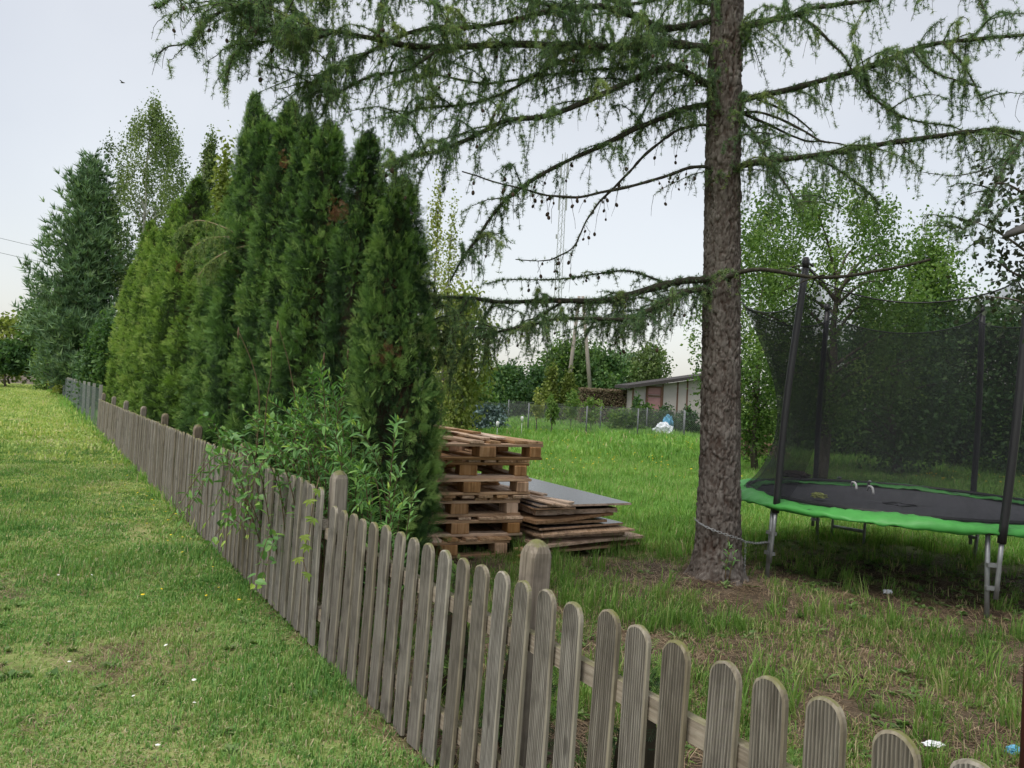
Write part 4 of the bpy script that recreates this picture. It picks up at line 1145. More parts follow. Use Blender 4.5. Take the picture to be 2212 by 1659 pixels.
# main branches: traced paths (picture units), depth at start and end, radii, needle density, twig length, cones
BR = [
 ([(1531,185),(1480,157),(1442,147),(1374,171),(1289,212),(1186,253),(1100,263),(1032,294),(947,328),(878,342),(820,365)], 6.55, 5.4, .034, .008, 1.6, .54, 14),
 ([(1524,227),(1476,236),(1442,250),(1357,284),(1289,318),(1220,349),(1152,386),(1100,424),(1066,461),(1032,513),(1001,560),(972,610)], 6.6, 5.9, .026, .007, .85, .40, 12),
 ([(1524,270),(1476,277),(1442,294),(1391,335),(1357,372),(1316,413),(1289,441),(1261,485),(1241,526),(1213,547),(1172,560),(1110,556)], 6.55, 6.0, .015, .004, .10, .38, 16),
 ([(1524,360),(1487,362),(1442,379),(1374,400),(1295,417),(1244,427),(1186,424),(1135,410),(1080,395),(1005,372)], 6.5, 5.6, .017, .005, .16, .34, 18),
 ([(1515,605),(1462,609),(1418,621),(1360,637),(1316,649),(1257,652),(1184,650),(1111,653),(1067,652),(1008,645),(950,646),(914,652)], 6.55, 6.3, .034, .010, 2.2, .30, 6),
 ([(1515,626),(1471,634),(1433,655),(1389,678),(1371,690),(1290,690),(1210,690),(1150,702),(1080,716),(1030,730)], 6.45, 5.9, .028, .007, 2.3, .38, 10),
 ([(1210,655),(1170,682),(1140,705),(1090,716),(1032,727)], 6.45, 6.2, .012, .004, .8, .22, 4),
 ([(1067,652),(1040,700),(1010,745),(985,790),(968,830)], 6.4, 6.1, .011, .004, 1.3, .42, 6),
 ([(1010,646),(990,690),(965,740),(950,800)], 6.3, 6.1, .010, .004, 1.3, .40, 5),
 ([(950,646),(930,690),(945,750)], 6.25, 6.0, .009, .004, 1.2, .36, 4),
 ([(1360,637),(1330,690),(1330,745)], 6.4, 6.3, .010, .004, .8, .22, 6),
 ([(1440,612),(1360,585),(1290,590),(1200,600),(1100,600),(1040,610)], 6.5, 6.8, .010, .003, .9, .10, 3),
 # dense upper left
 ([(1540,108),(1440,95),(1350,104),(1250,105),(1100,100),(950,106),(850,95),(720,70),(590,70),(480,35)], 6.6, 4.9, .042, .009, 2.7, .46, 22),
 ([(1540,45),(1440,62),(1380,40),(1300,18),(1200,25),(1050,58),(900,70),(790,120),(700,170),(668,225)], 6.65, 5.2, .034, .006, 2.4, .46, 20),
 ([(1555,-40),(1400,-55),(1250,-40),(1100,-30),(900,-25),(750,-12),(640,0),(540,18),(500,40)], 6.6, 4.7, .040, .008, 2.6, .34, 18),
 ([(1560,-110),(1420,-110),(1250,-90),(1050,-80),(850,-60),(650,-50),(520,-40),(420,-20),(345,30)], 6.4, 4.2, .036, .007, 0.9, .16, 8),
 ([(1440,95),(1370,140),(1290,150),(1180,160),(1050,180),(930,165),(850,190)], 6.5, 6.2, .015, .005, 1.3, .42, 14),
 ([(1300,104),(1200,140),(1090,200),(1000,225),(900,235),(860,265)], 6.3, 5.7, .014, .005, 1.2, .36, 14),
 ([(950,106),(880,150),(800,165),(720,205),(690,250)], 5.6, 5.2, .012, .004, 1.0, .30, 12),
 ([(720,70),(650,90),(570,90),(510,110),(487,180)], 5.1, 4.8, .012, .004, 1.3, .30, 10),
 ([(560,0),(470,30),(430,70),(410,100)], 4.7, 4.5, .010, .004, 1.4, .22, 5),
 ([(1480,157),(1420,190),(1380,260),(1330,300)], 6.5, 6.7, .010, .004, 1.2, .36, 8),
 ([(1250,105),(1210,30),(1150,0),(1050,-20)], 6.2, 5.6, .014, .005, 1.5, .34, 4),
 ([(1540,10),(1460,-10),(1350,10),(1250,-20)], 6.9, 7.4, .03, .01, 1.5, .40, 4),
 # right side
 ([(1593,65),(1661,44),(1723,31),(1764,17),(1866,3),(1980,-20),(2100,-35)], 6.6, 6.0, .032, .009, 1.6, .50, 18),
 ([(1723,31),(1764,61),(1798,96),(1825,123),(1850,170),(1880,215)], 6.5, 6.2, .014, .005, .8, .34, 12),
 ([(1600,215),(1695,195),(1781,171),(1866,147),(1917,130),(1969,106),(2037,92),(2122,84),(2215,75),(2330,66)], 6.6, 5.8, .030, .010, 1.9, .46, 10),
 ([(1582,366),(1644,349),(1747,338),(1849,321),(1935,308),(2037,294),(2140,284),(2215,290),(2330,300)], 6.5, 5.6, .032, .012, 2.2, .50, 14),
 ([(1600,243),(1644,243),(1695,260),(1747,287),(1774,304),(1815,309),(1850,318)], 6.6, 6.2, .013, .006, .25, .25, 4),
 ([(1606,246),(1661,270),(1712,294),(1747,304),(1781,304)], 6.7, 6.7, .017, .006, .2, .25, 3),
 ([(1637,215),(1688,236),(1730,263),(1764,297)], 6.7, 6.9, .011, .005, .25, .25, 3),
 ([(1600,260),(1630,290),(1650,330),(1700,400),(1730,450)], 6.6, 6.1, .014, .004, 1.2, .34, 8),
 ([(1747,338),(1800,360),(1860,400),(1900,440)], 6.3, 6.0, .011, .004, 1.0, .30, 8),
 ([(1866,147),(1880,200),(1930,240),(1980,260),(2060,270)], 6.2, 6.0, .013, .005, 1.2, .34, 10),
 ([(1969,106),(2010,150),(2050,170),(2120,190)], 6.0, 5.8, .010, .004, .9, .36, 5),
 ([(2037,92),(2080,140),(2110,200),(2120,230)], 5.9, 5.7, .009, .004, .8, .30, 4),
 ([(2215,290),(2180,340),(2150,400),(2110,460),(2060,510)], 5.5, 4.9, .012, .004, 1.0, .22, 3),
 ([(2190,310),(2150,355),(2070,378),(1990,372)], 5.5, 5.3, .007, .002, .25, .16, 2),
 ([(2230,420),(2180,440),(2150,480),(2140,560)], 4.9, 4.8, .008, .003, .9, .26, 2),
 ([(1574,600),(1602,586),(1650,581),(1714,591),(1766,595),(1827,591),(1885,578),(1937,569),(2005,552)], 6.45, 5.9, .022, .011, .02, .14, 4),
 ([(1780,594),(1740,605),(1690,628)], 6.1, 6.2, .008, .003, .02, .1, 1),
 ([(2100,-30),(2130,40),(2100,80)], 5.9, 5.6, .010, .004, .9, .28, 4),
]
needle_P, needle_B, needle_s, needle_t = [], [], [], []
twigs = MB()
cone_spots = []
lr = np.random.default_rng(99)
def add_tufts(P, s0=0.024, s1=0.042, tint=0.45):
    n = len(P)
    D = unit(n, lr); N = unit(n, lr)
    needle_P.append(P); needle_B.append(basis(D, N)); needle_s.append(lr.uniform(s0, s1, n)); needle_t.append(np.clip(lr.normal(tint, 0.16, n), 0, 1))
def hang(p, L, h, bare, tint):
    """one drooping twig from p; h: horizontal start direction"""
    n = max(5, int(L / 0.045))
    u = np.linspace(0, 1, n)[:, None]
    wob = np.cumsum(lr.normal(0, 0.011, (n, 3)), 0)
    c = lr.uniform(0.5, 1.0)
    k1 = lr.uniform(0.3, 0.95)
    pts = p + h * L * (k1 * c * u) * (1 - 0.35 * u) + np.array([0, 0, -1.0]) * L * (0.05 * u + (1.0 - 0.45 * k1) * u ** 1.7) + wob * u
    V_, F_ = tube(pts, np.linspace(0.0030, 0.0013, n), 3)
    twigs.add(V_, F_)
    m = int(L / 0.013)
    if not bare:
        t = lr.uniform(0.02, 1, m)
        q = np.stack([np.interp(t, u[:, 0], pts[:, k]) for k in range(3)], 1)
        add_tufts(q + lr.normal(0, 0.004, q.shape), tint=tint)
    else:
        m = max(1, int(m * 0.12)); t = lr.uniform(0.1, 1, m)
        q = np.stack([np.interp(t, u[:, 0], pts[:, k]) for k in range(3)], 1)
        add_tufts(q, 0.008, 0.018, tint)
    return pts
def sub_branch(p, h, L, tint, nc):
    n = 10; u = np.linspace(0, 1, n)[:, None]
    c = p + h * L * u + np.array([0, 0, 1.0]) * L * (0.10 * u - 0.42 * u ** 2) + np.cumsum(lr.normal(0, 0.008, (n, 3)), 0) * u
    V_, F_ = tube(c, np.linspace(0.006, 0.002, n), 4); twigs.add(V_, F_)
    m = int(L * 90); t = lr.uniform(0.05, 1, m)
    q = np.stack([np.interp(t, u[:, 0], c[:, k]) for k in range(3)], 1); add_tufts(q + lr.normal(0, 0.006, q.shape), tint=tint)
    for _ in range(int(L * 17)):
        k = lr.integers(1, n); d = unit(1, lr)[0]; d[2] = abs(d[2]) * 0.3
        pts = hang(c[k], lr.uniform(0.06, 0.30), d, lr.uniform() < 0.12, tint)
        if lr.uniform() < 0.05: cone_spots.append(pts[int(len(pts) * 0.7)])
for bi, (path, d0, d1, r0, r1, dens, tl, nc) in enumerate(BR):
    m = len(path)
    P = np.array([at(u, v, d0 + (d1 - d0) * k / (m - 1)) for k, (u, v) in enumerate(path)])
    if path[0][0] > 1500 and path[0][0] < 1610 and bi not in (4,):
        z0 = P[0][2]
        P = np.vstack([[trunk_x(z0) + 0.5 * trunk_r(z0) * (1 if P[0][0] > trunk_x(z0) else -1), TY - 0.02, z0 - 0.02], P])
    if bi == 4:
        z0 = P[0][2]; P = np.vstack([[trunk_x(z0) - 0.07, TY, z0], P])
    ns = max(12, int(np.linalg.norm(np.diff(P, axis=0), axis=1).sum() / 0.05))
    C = smooth_path(P, ns)
    C[2:] += np.cumsum(lr.normal(0, 0.0022, (ns - 2, 3)), 0) * np.linspace(0.3, 1, ns - 2)[:, None]
    rr2 = np.linspace(r0, r1, ns) * (1 + 0.14 * lr.normal(size=ns).clip(-1, 1.5))
    mb = MB(); mb.tube(lp(C), rr2, 7)
    link('branch', mb.mesh('branch', M['branch_bark'], True), larch)
    L = np.linalg.norm(np.diff(C, axis=0), axis=1).sum()
    T = np.gradient(C, axis=0); T /= np.linalg.norm(T, axis=1, keepdims=True)
    # short spur tufts on the branch itself
    nsp = int(L * 230 * min(dens, 1.3))
    if nsp:
        k = lr.integers(1, ns, nsp); f = lr.uniform(0, 1, (nsp, 1))
        q = C[k - 1] + (C[k] - C[k - 1]) * f + unit(nsp, lr) * (rr2[k][:, None] + 0.008)
        add_tufts(q, 0.024, 0.044, 0.42)
    ntw = int(L * (30 * dens + 6))
    clump = lr.uniform(0.15, 1.0, max(3, int(L / 0.16)))
    for _ in range(ntw):
        k = int(ns * lr.uniform(0.04, 1.0) ** 0.9) - 1
        k = min(max(k, 1), ns - 1)
        if lr.uniform() > clump[min(int(k / ns * len(clump)), len(clump) - 1)] and dens > 0.3: continue
        p = C[k]
        sd = np.cross(T[k], [0, 0, 1.0]); sd /= np.linalg.norm(sd) + 1e-6
        h = sd * lr.choice([-1, 1]) * lr.uniform(0.3, 1.0) + T[k] * lr.uniform(-0.1, 0.9)
        h[2] = lr.uniform(-0.1, 0.35)
        h /= np.linalg.norm(h)
        if dens > 0.5 and lr.uniform() < 0.30:
            sub_branch(p, h, tl * lr.uniform(0.5, 1.5), lr.choice([0.35, 0.5, 0.65, 0.85], p=[.35, .35, .2, .1]), nc)
            continue
        bare = lr.uniform() > min(0.93, 0.25 + dens * 0.75) if dens > 0.3 else lr.uniform() > dens
        Lt = tl * lr.uniform(0.35, 1.15) * (0.75 if k > ns * 0.9 else 1)
        pts = hang(p, Lt, h, bare, lr.choice([0.35, 0.5, 0.65, 0.85], p=[.4, .35, .18, .07]))
        if lr.uniform() < nc / ntw * 1.6:
            cone_spots.append(pts[int(len(pts) * lr.uniform(0.35, 0.98))])
            if lr.uniform() < 0.5: cone_spots.append(pts[int(len(pts) * lr.uniform(0.3, 0.98))])
        elif Lt > 0.25 and not bare:
            # side shoots
            for _k in range(lr.integers(1, 4)):
                q = pts[int(len(pts) * lr.uniform(0.2, 0.8))]
                hh = unit(1, lr)[0]; hang(q, Lt * lr.uniform(0.3, 0.6), hh, False, 0.5)
link('twigs', build('twigs', lp(np.concatenate(twigs.V)), [np.concatenate(twigs.Q)], M['branch_bark']), larch)
# rosette of needles
nn_ = 10; g9 = np.random.default_rng(4)
tv, tf = [], []
for k in range(nn_):
    th = math.acos(g9.uniform(-0.35, 1)); ph = k * 2.4
    d = np.array([math.sin(th) * math.cos(ph), math.cos(th), math.sin(th) * math.sin(ph)])
    sd = np.cross(d, [0.3, 0.5, 0.8]); sd /= np.linalg.norm(sd)
    w = 0.038
    tv += [-sd * w, sd * w, d * g9.uniform(0.75, 1.1)]
    tf.append([3 * k, 3 * k + 1, 3 * k + 2])
tv, tf = np.array(tv), np.array(tf)
nP, nB, nS, nT = map(np.concatenate, (needle_P, needle_B, needle_s, needle_t))
V, F, t = stamp(tv, tf, nP, nB, nS, nT)
o = link('needles', build('needles', lp(V), F, M['larch'], t), larch); o['kind'] = 'stuff'
print('larch tufts', len(nP), 'tris', len(F), 'cones', len(cone_spots))
# cones
bm = bmesh.new(); bmesh.ops.create_uvsphere(bm, u_segments=10, v_segments=8, radius=1)
for v in bm.verts:
    s_ = 1 + 0.10 * math.sin(v.co.z * 16) * math.cos(5 * math.atan2(v.co.y, v.co.x) + v.co.z * 6)
    v.co = Vector((v.co.x * 0.0105 * s_, v.co.y * 0.0105 * s_, v.co.z * 0.0145))
conem = bpy.data.meshes.new('cone'); bm.to_mesh(conem); bm.free(); conem.materials.append(M['cone'])
for p in cone_spots[:290]:
    o = link('cone', conem, larch, lp(p) - np.array([0, 0, 0.012]))
    o.rotation_euler = (lr.uniform(-.6, .6), lr.uniform(-.6, .6), lr.uniform(0, 6)); s_ = lr.uniform(0.8, 1.35); o.scale = (s_, s_, s_)

# young larch standing inside the hedge, one branch reaching out over the pickets
yl = empty('young_larch', (-2.85, 9.55, 0), 'young larch inside the thuja hedge, one pale branch drooping over the light thujas', 'tree')
mb = MB(); mb.tube(rel(yl, [[-2.85, 9.55, -0.05], [-2.87, 9.52, 1.6], [-2.84, 9.5, 3.9]]), [0.045, 0.035, 0.010], 8); link('trunk', mb.mesh('trunk', M['branch_bark'], True), yl)
needle_P, needle_B, needle_s, needle_t = [], [], [], []
twigs = MB()
M['pale_twig'] = plain('pale_larch_twig', (0.30, 0.23, 0.15), 0.8, 0.2)
for path, d0, d1 in (([(580, 555), (540, 528), (490, 494), (430, 476), (392, 492)], 9.4, 9.9), ([(520, 516), (480, 512), (440, 520), (405, 545)], 9.4, 9.7), ([(540, 530), (500, 540), (455, 565), (425, 600)], 9.3, 9.5)):
    P = np.array([at(u, v, d0 + (d1 - d0) * k / (len(path) - 1)) for k, (u, v) in enumerate(path)])
    if d0 == 9.4 and path[0][0] == 580: P = np.vstack([[-2.86, 9.52, P[0][2] - 0.05], P])
    c = smooth_path(P, 24)
    mb = MB(); mb.tube(rel(yl, c), np.linspace(0.013, 0.004, 24), 6); link('branch', mb.mesh('branch', M['pale_twig'], True), yl)
    for k in range(46):
        q = c[lr.integers(4, 24)]; h = unit(1, lr)[0]; h[2] = 0.1
        hang(q, lr.uniform(0.12, 0.40), h / np.linalg.norm(h), False, 0.75)
link('twigs', build('twigs', rel(yl, np.concatenate(twigs.V)), [np.concatenate(twigs.Q)], M['branch_bark']), yl)
nP, nB, nS, nT = map(np.concatenate, (needle_P, needle_B, needle_s, needle_t))
V, F, t = stamp(tv, tf, nP, nB, nS * 1.2, nT)
o = link('needles', build('needles', rel(yl, V), F, M['larch'], t), yl); o['kind'] = 'stuff'

# ------------------------------------------------------------------ thuja hedge
# one flat frond: a rib with overlapping scale-leaf sprigs on both sides
tv, tf = [], []
def sprig(x0, y0, ang_, L, w):
    o = len(tv); c, s = math.sin(ang_), math.cos(ang_)
    d = np.array([c, s, 0]); q = np.array([s, -c, 0]) * w
    b = np.array([x0, y0, 0.0])
    tv.extend([b, b + d * L * 0.55 - q, b + d * L + np.array([0, 0, 0.04]), b + d * L * 0.55 + q])
    tf.extend([[o, o + 2, o + 1], [o, o + 3, o + 2]])
sprig(0, 0.42, 0, 0.60, 0.028)
sprig(0, 0.0, 0, 0.5, 0.02)
for k, y0 in enumerate((0.10, 0.26, 0.42, 0.58, 0.72)):
    for sg in (-1, 1):
        sprig(0, y0 + 0.04 * sg, sg * (0.92 - 0.06 * k), 0.50 - 0.05 * k, 0.027)
FRV, FRF = np.array(tv), np.array(tf)
def thuja_mesh(h, r, n, seed, fr=0.15):
    """crown of fronds on a plumed, tapering column; returns crown and inner core arrays"""
    g = np.random.default_rng(seed)
    prof = lambda t: np.minimum(1.0, 0.72 + 1.6 * t) * np.clip(1 - t ** 2, 0, 1) ** 0.66 * 0.99 + 0.008
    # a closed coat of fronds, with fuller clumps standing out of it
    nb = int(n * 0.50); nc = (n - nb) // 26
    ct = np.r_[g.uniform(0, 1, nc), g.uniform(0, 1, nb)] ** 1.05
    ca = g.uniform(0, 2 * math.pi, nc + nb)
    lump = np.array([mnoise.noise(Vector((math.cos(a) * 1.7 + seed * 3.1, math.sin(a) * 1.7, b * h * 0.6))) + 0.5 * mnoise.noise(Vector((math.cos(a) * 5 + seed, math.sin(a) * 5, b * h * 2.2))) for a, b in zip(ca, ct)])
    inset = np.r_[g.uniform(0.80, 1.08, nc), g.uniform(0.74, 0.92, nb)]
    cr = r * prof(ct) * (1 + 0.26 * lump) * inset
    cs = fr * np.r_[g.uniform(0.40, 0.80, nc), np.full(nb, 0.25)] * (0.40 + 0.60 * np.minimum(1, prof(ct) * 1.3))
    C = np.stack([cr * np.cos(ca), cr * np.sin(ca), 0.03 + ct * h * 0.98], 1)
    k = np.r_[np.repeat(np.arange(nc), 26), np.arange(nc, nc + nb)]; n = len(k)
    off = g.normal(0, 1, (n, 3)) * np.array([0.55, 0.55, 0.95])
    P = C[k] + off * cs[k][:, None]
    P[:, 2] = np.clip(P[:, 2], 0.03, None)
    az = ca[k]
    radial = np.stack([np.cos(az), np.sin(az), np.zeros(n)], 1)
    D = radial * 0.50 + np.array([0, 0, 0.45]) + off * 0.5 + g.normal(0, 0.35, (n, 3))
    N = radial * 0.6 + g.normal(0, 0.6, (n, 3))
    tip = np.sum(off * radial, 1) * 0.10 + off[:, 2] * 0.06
    tint = np.clip((np.r_[g.normal(0.52, 0.20, nc), g.normal(0.12, 0.10, nb)])[k] + 0.28 * lump[k] + tip + g.normal(0, 0.08, n), 0, 1)  # coat fronds painted darker: shade between the clumps put into the tint
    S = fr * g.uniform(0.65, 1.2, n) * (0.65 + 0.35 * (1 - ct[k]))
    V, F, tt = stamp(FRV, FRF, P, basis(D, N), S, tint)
    # dead brown fronds inside
    m = n // 30
    k = g.integers(0, n, m)
    Pb = P[k] * np.array([0.62, 0.62, 1]); Bv, Bf, Bt = stamp(FRV, FRF, Pb, basis(D[k], N[k]), S[k], g.uniform(0, 1, m))
    zz = np.linspace(0.02, h * 0.93, 14); tq = zz / h  # closed dark core added to block light where inner twigs would be
    Cv, Cf = [], []
    ka = 10
    for z, q in zip(zz, tq):
        for a in range(ka):
            al = a * 2 * math.pi / ka
            q_ = r * float(prof(np.array(q))) * 0.60 * (1 + 0.3 * mnoise.noise(Vector((math.cos(al) * 2 + seed, math.sin(al) * 2, z * 2))))
            Cv.append([q_ * math.cos(al), q_ * math.sin(al), z])
    for i in range(len(zz) - 1):
        for a in range(ka):
            b = (a + 1) % ka
            Cf.append([i * ka + a, i * ka + b, (i + 1) * ka + b, (i + 1) * ka + a])
    return (V, F, tt), (np.array(Cv), np.array(Cf)), (Bv, Bf, Bt)
def thuja_set(h, r, n, seed, m, fr=0.15):
    c, k, b = thuja_mesh(h, r, n, seed, fr)
    return (build('crown', *c[:2], M[m], c[2]), build('opaque_core', *k, M['core']), build('dead_fronds', *b[:2], M['brown_frond'], b[2]))
def thuja(parts, loc, h, rs, hs, rot, label, cat='hedge tree', group='thuja hedge trees', lean=0.0):
    o = empty('thuja', loc, label, cat, group)
    o.scale = (rs, rs, hs); o.rotation_euler = (lean, 0, rot)
    c = link('crown', parts[0], o)
    link('opaque_core', parts[1], o)
    d = link('dead_fronds', parts[2], o)
    mb = MB(); mb.tube([[0, 0, -0.03], [0.01, 0, h * 0.3], [0, 0.01, h * 0.8]], [0.05, 0.04, 0.012], 8)
    link('trunk', mb.mesh('trunk', M['bark_grey'], True), o)
    return o
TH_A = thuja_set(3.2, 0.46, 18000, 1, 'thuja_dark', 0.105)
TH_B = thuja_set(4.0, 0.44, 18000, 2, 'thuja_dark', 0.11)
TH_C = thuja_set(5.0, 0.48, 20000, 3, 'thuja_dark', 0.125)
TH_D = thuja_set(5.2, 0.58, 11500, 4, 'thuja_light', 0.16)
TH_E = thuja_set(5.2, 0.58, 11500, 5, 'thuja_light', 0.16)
H0 = np.array([-0.98, 6.0])
def hedge_pt(t, off=0.0): return H0 + FD * t + FN * off
spec = [ # t, set, height, radius scale, label
 (0.0, TH_A, 3.2, 3.22, 0.86, 'short dark thuja at the near end of the hedge, beside the pallets'),
 (0.80, TH_B, 4.0, 3.80, 0.80, 'dark thuja second from the near end of the hedge, with a thin pointed top'),
 (1.60, TH_B, 4.0, 4.10, 0.98, 'dark thuja third from the near end of the hedge'),
 (2.45, TH_C, 5.0, 4.40, 0.80, 'dark thuja fourth from the near end of the hedge, half hidden behind the shrub'),
 (3.25, TH_C, 5.0, 4.80, 0.90, 'tall dense dark thuja fifth from the near end of the hedge'),
 (4.20, TH_B, 4.0, 4.90, 1.15, 'dark thuja sixth from the near end of the hedge'),
 (4.95, TH_C, 5.0, 5.40, 0.80, 'tallest dark thuja of the hedge with a thin open top'),
 (5.90, TH_B, 4.0, 4.60, 1.25, 'dark thuja eighth from the near end of the hedge'),
 (6.90, TH_C, 5.0, 4.30, 0.95, 'last dark thuja before the yellow-green ones of the hedge'),
 (8.00, TH_D, 5.2, 4.20, 0.95, 'first yellow-green thuja next to the dark part of the hedge'),
 (9.70, TH_E, 5.2, 5.30, 1.05, 'tallest yellow-green thuja with a rounded top'),
 (11.3, TH_D, 5.2, 5.15, 0.95, 'yellow-green thuja just beyond the tallest yellow-green one'),
 (13.0, TH_E, 5.2, 5.00, 0.95, 'yellow-green thuja fourth from the far end of the hedge'),
 (15.0, TH_D, 5.2, 5.15, 0.95, 'yellow-green thuja third from the far end of the hedge'),
 (17.2, TH_E, 5.2, 5.70, 1.0, 'yellow-green thuja second from the far end of the hedge, with a pointed top'),
 (19.6, TH_D, 5.2, 4.90, 1.0, 'last yellow-green thuja at the far end of the hedge'),
]
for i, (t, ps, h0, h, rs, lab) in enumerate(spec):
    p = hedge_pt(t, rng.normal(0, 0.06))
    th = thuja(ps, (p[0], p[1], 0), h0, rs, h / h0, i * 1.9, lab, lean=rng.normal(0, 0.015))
    for tt_, u_, v_, n_ in ((0.80, 733, 455, 40), (9.70, 386, 578, 30), (3.25, 618, 350, 34), (0.0, 838, 760, 22)):
        if t == tt_:                          # a withered brown patch on the side towards the lawn
            d_ = ray(u_, v_)[:2]; d_ /= np.linalg.norm(d_)
            rl = float(np.dot(p, d_)); pt = at(u_, v_, (rl - 0.36 * rs) * d_[1])
            Pp = pt + rng.normal(0, 0.035, (n_, 3)) * np.array([1, 0.7, 1.3])
            V, F, q_ = stamp(FRV, FRF, Pp, basis(unit(n_) + np.array([0, -0.4, -0.2]), unit(n_)), 0.07 * rng.uniform(0.7, 1.2, n_), rng.uniform(0.3, 1, n_))
            bp = link('brown_patch', build('brown_patch', V, F, M['brown_frond'], q_), th); bp.matrix_parent_inverse = th.matrix_basis.inverted()
# young thujas planted right behind the near pickets
TH_S = thuja_set(0.75, 0.15, 420, 8, 'thuja_dark', 0.075)
for k, (s, off, h) in enumerate(((4.35, 0.42, 0.62), (3.62, 0.36, 0.70), (2.90, 0.36, 0.66), (2.28, 0.40, 0.55))):
    p = fence_pt(s, off)
    thuja(TH_S, p, 0.75, h / 0.7, h / 0.75, k * 1.3, ['knee-high young thuja behind the pickets below the shrub', 'knee-high young thuja behind the pickets just before the near post', 'knee-high young thuja behind the pickets just past the near post', 'knee-high young thuja behind the pickets nearest the camera'][k], 'young thuja', 'young thujas behind the pickets')

# ------------------------------------------------------------------ leafy shrubs leaning over the fence
LFV = np.array([[0, 0, 0], [-0.13, 0.33, 0.03], [0, 0.35, -0.02], [0.13, 0.33, 0.03], [-0.11, 0.65, 0.0], [0, 0.68, -0.05], [0.11, 0.65, 0.0], [0, 1, -0.12]])
LFF = np.array([[0, 2, 1], [0, 3, 2], [1, 2, 5], [1, 5, 4], [2, 3, 6], [2, 6, 5], [4, 5, 7], [5, 6, 7]])
LRV = np.array([[0, 0, 0], [-0.30, 0.25, 0.05], [0, 0.30, -0.02], [0.30, 0.25, 0.05], [-0.30, 0.58, 0.02], [0, 0.62, -0.05], [0.30, 0.58, 0.02], [0, 1, -0.14]])
def leaf_object_meshes(tv_, m, nm='leaf'):
    ms = []
    for k in range(5):
        ms.append(build(nm, tv_, LFF, m, np.full(len(tv_), [0.2, 0.38, 0.52, 0.7, 0.92][k])))
    return ms
LEAF_L = leaf_object_meshes(LFV, M['shrub']); LEAF_R = leaf_object_meshes(LRV, M['shrub'])
def shrub(name, label, cat, stems, tv_, leafm, L0, seed, nobj=280, step=0.020, spread=0.75, group=None):
    """stems: list of polylines. The 280 leaves nearest the camera are single leaves, the rest one mass"""
    g = np.random.default_rng(seed)
    base = np.mean([s[0] for s in stems], 0)
    o = empty(name, (base[0], base[1], 0), label, cat, group)
    P, D, N, S, T = [], [], [], [], []
    for st in stems:
        st = np.asarray(st, float)
        n = max(10, int(np.linalg.norm(np.diff(st, axis=0), axis=1).sum() / 0.04))
        c = smooth_path(st, n)
        mb = MB(); mb.tube(rel(o, c), np.linspace(0.0055, 0.0018, n), 5)
        link('stem', mb.mesh('stem', M['stem'], True), o)
        tg = np.gradient(c, axis=0); tg /= np.linalg.norm(tg, axis=1, keepdims=True)
        Ls = np.linalg.norm(np.diff(c, axis=0), axis=1).sum()
        m = int(Ls * 0.75 / step)
        for k in range(m):
            u = 0.25 + 0.75 * k / m
            i = min(int(u * (n - 1)), n - 2)
            ph = k * 2.4 + g.normal(0, 0.3)
            a = np.cross(tg[i], [0.31, 0.2, 0.93]); a /= np.linalg.norm(a); b = np.cross(tg[i], a)
            rd = a * math.cos(ph) + b * math.sin(ph)
            fin = u > 0.93
            d = rd * (0.35 if fin else spread) + tg[i] * (0.9 if fin else 0.45) + np.array([0, 0, g.normal(0.05, 0.15)])
            P.append(c[i] + (c[i + 1] - c[i]) * g.uniform()); D.append(d); N.append(np.array([0, 0, 1.0]) + 0.5 * tg[i] - 0.3 * rd + g.normal(0, 0.25, 3))
            S.append(L0 * g.uniform(0.6, 1.15) * (0.65 if fin else 1.0))
            T.append(np.clip(g.normal(0.42, 0.14) + (0.42 if fin else 0.0), 0, 1))
    P, D, N, S, T = map(np.array, (P, D, N, S, T))
    order = np.argsort(P[:, 1])
    P, D, N, S, T = P[order], D[order], N[order], S[order], T[order]
    B = basis(D, N)
    k = min(nobj, len(P))
    q = np.clip((T * 5).astype(int), 0, 4)
    pr = rel(o, P)
    for i in range(k):
        l_ = link('leaf', leafm[q[i]], o)
        l_.matrix_basis = Matrix.Translation(pr[i]) @ Matrix(B[i].tolist()).to_4x4() @ Matrix.Scale(float(S[i]), 4)
    if len(P) > k:
        V, F, t = stamp(tv_, LFF, pr[k:], B[k:], S[k:], T[k:])
        f = link('foliage', build('foliage', V, F, leafm[0].materials[0], t), o); f['kind'] = 'stuff'
    return o
def stems_at(s0, s1, o0, o1, h0, h1, n, seed, lean_cam=(0.0, 0.5), along=0.25):
    g = np.random.default_rng(seed); res = []
    for _ in range(n):
        s, off = g.uniform(s0, s1), g.uniform(o0, o1)
        h = g.uniform(h0, h1)
        b = fence_pt(s, off, 0.0)
        dx = -g.uniform(*lean_cam); ds = g.normal(0, along)
        m1 = fence_pt(s + ds * 0.3, off + dx * 0.15, h * 0.45); m2 = fence_pt(s + ds * 0.7, off + dx * 0.55, h * 0.85); e = fence_pt(s + ds * 1.2, off + dx * 1.05, h * g.uniform(0.85, 1.08))
        res.append([b, m1, m2, e])
    return res
st = stems_at(5.5, 6.9, 0.25, 0.75, 0.95, 1.45, 58, 1, (-0.1, 0.55)) + stems_at(5.6, 7.4, 0.2, 0.5, 1.3, 1.75, 14, 2, (-0.1, 0.3))
shrub('spiraea_shrub', 'bushy shrub with narrow bright green leaves spilling over the picket fence', 'shrub', st, LFV, LEAF_L, 0.080, 1, 300)
st = stems_at(5.2, 5.7, 0.25, 0.5, 0.85, 1.20, 16, 3, (-0.05, 0.25), 0.12) + stems_at(4.95, 5.2, 0.25, 0.45, 0.70, 0.92, 6, 4, (-0.05, 0.1), 0.08)
shrub('spiraea_shrub', 'smaller leafy shrub behind the fence post, right of the big shrub', 'shrub', st, LFV, LEAF_L, 0.074, 2, 260)
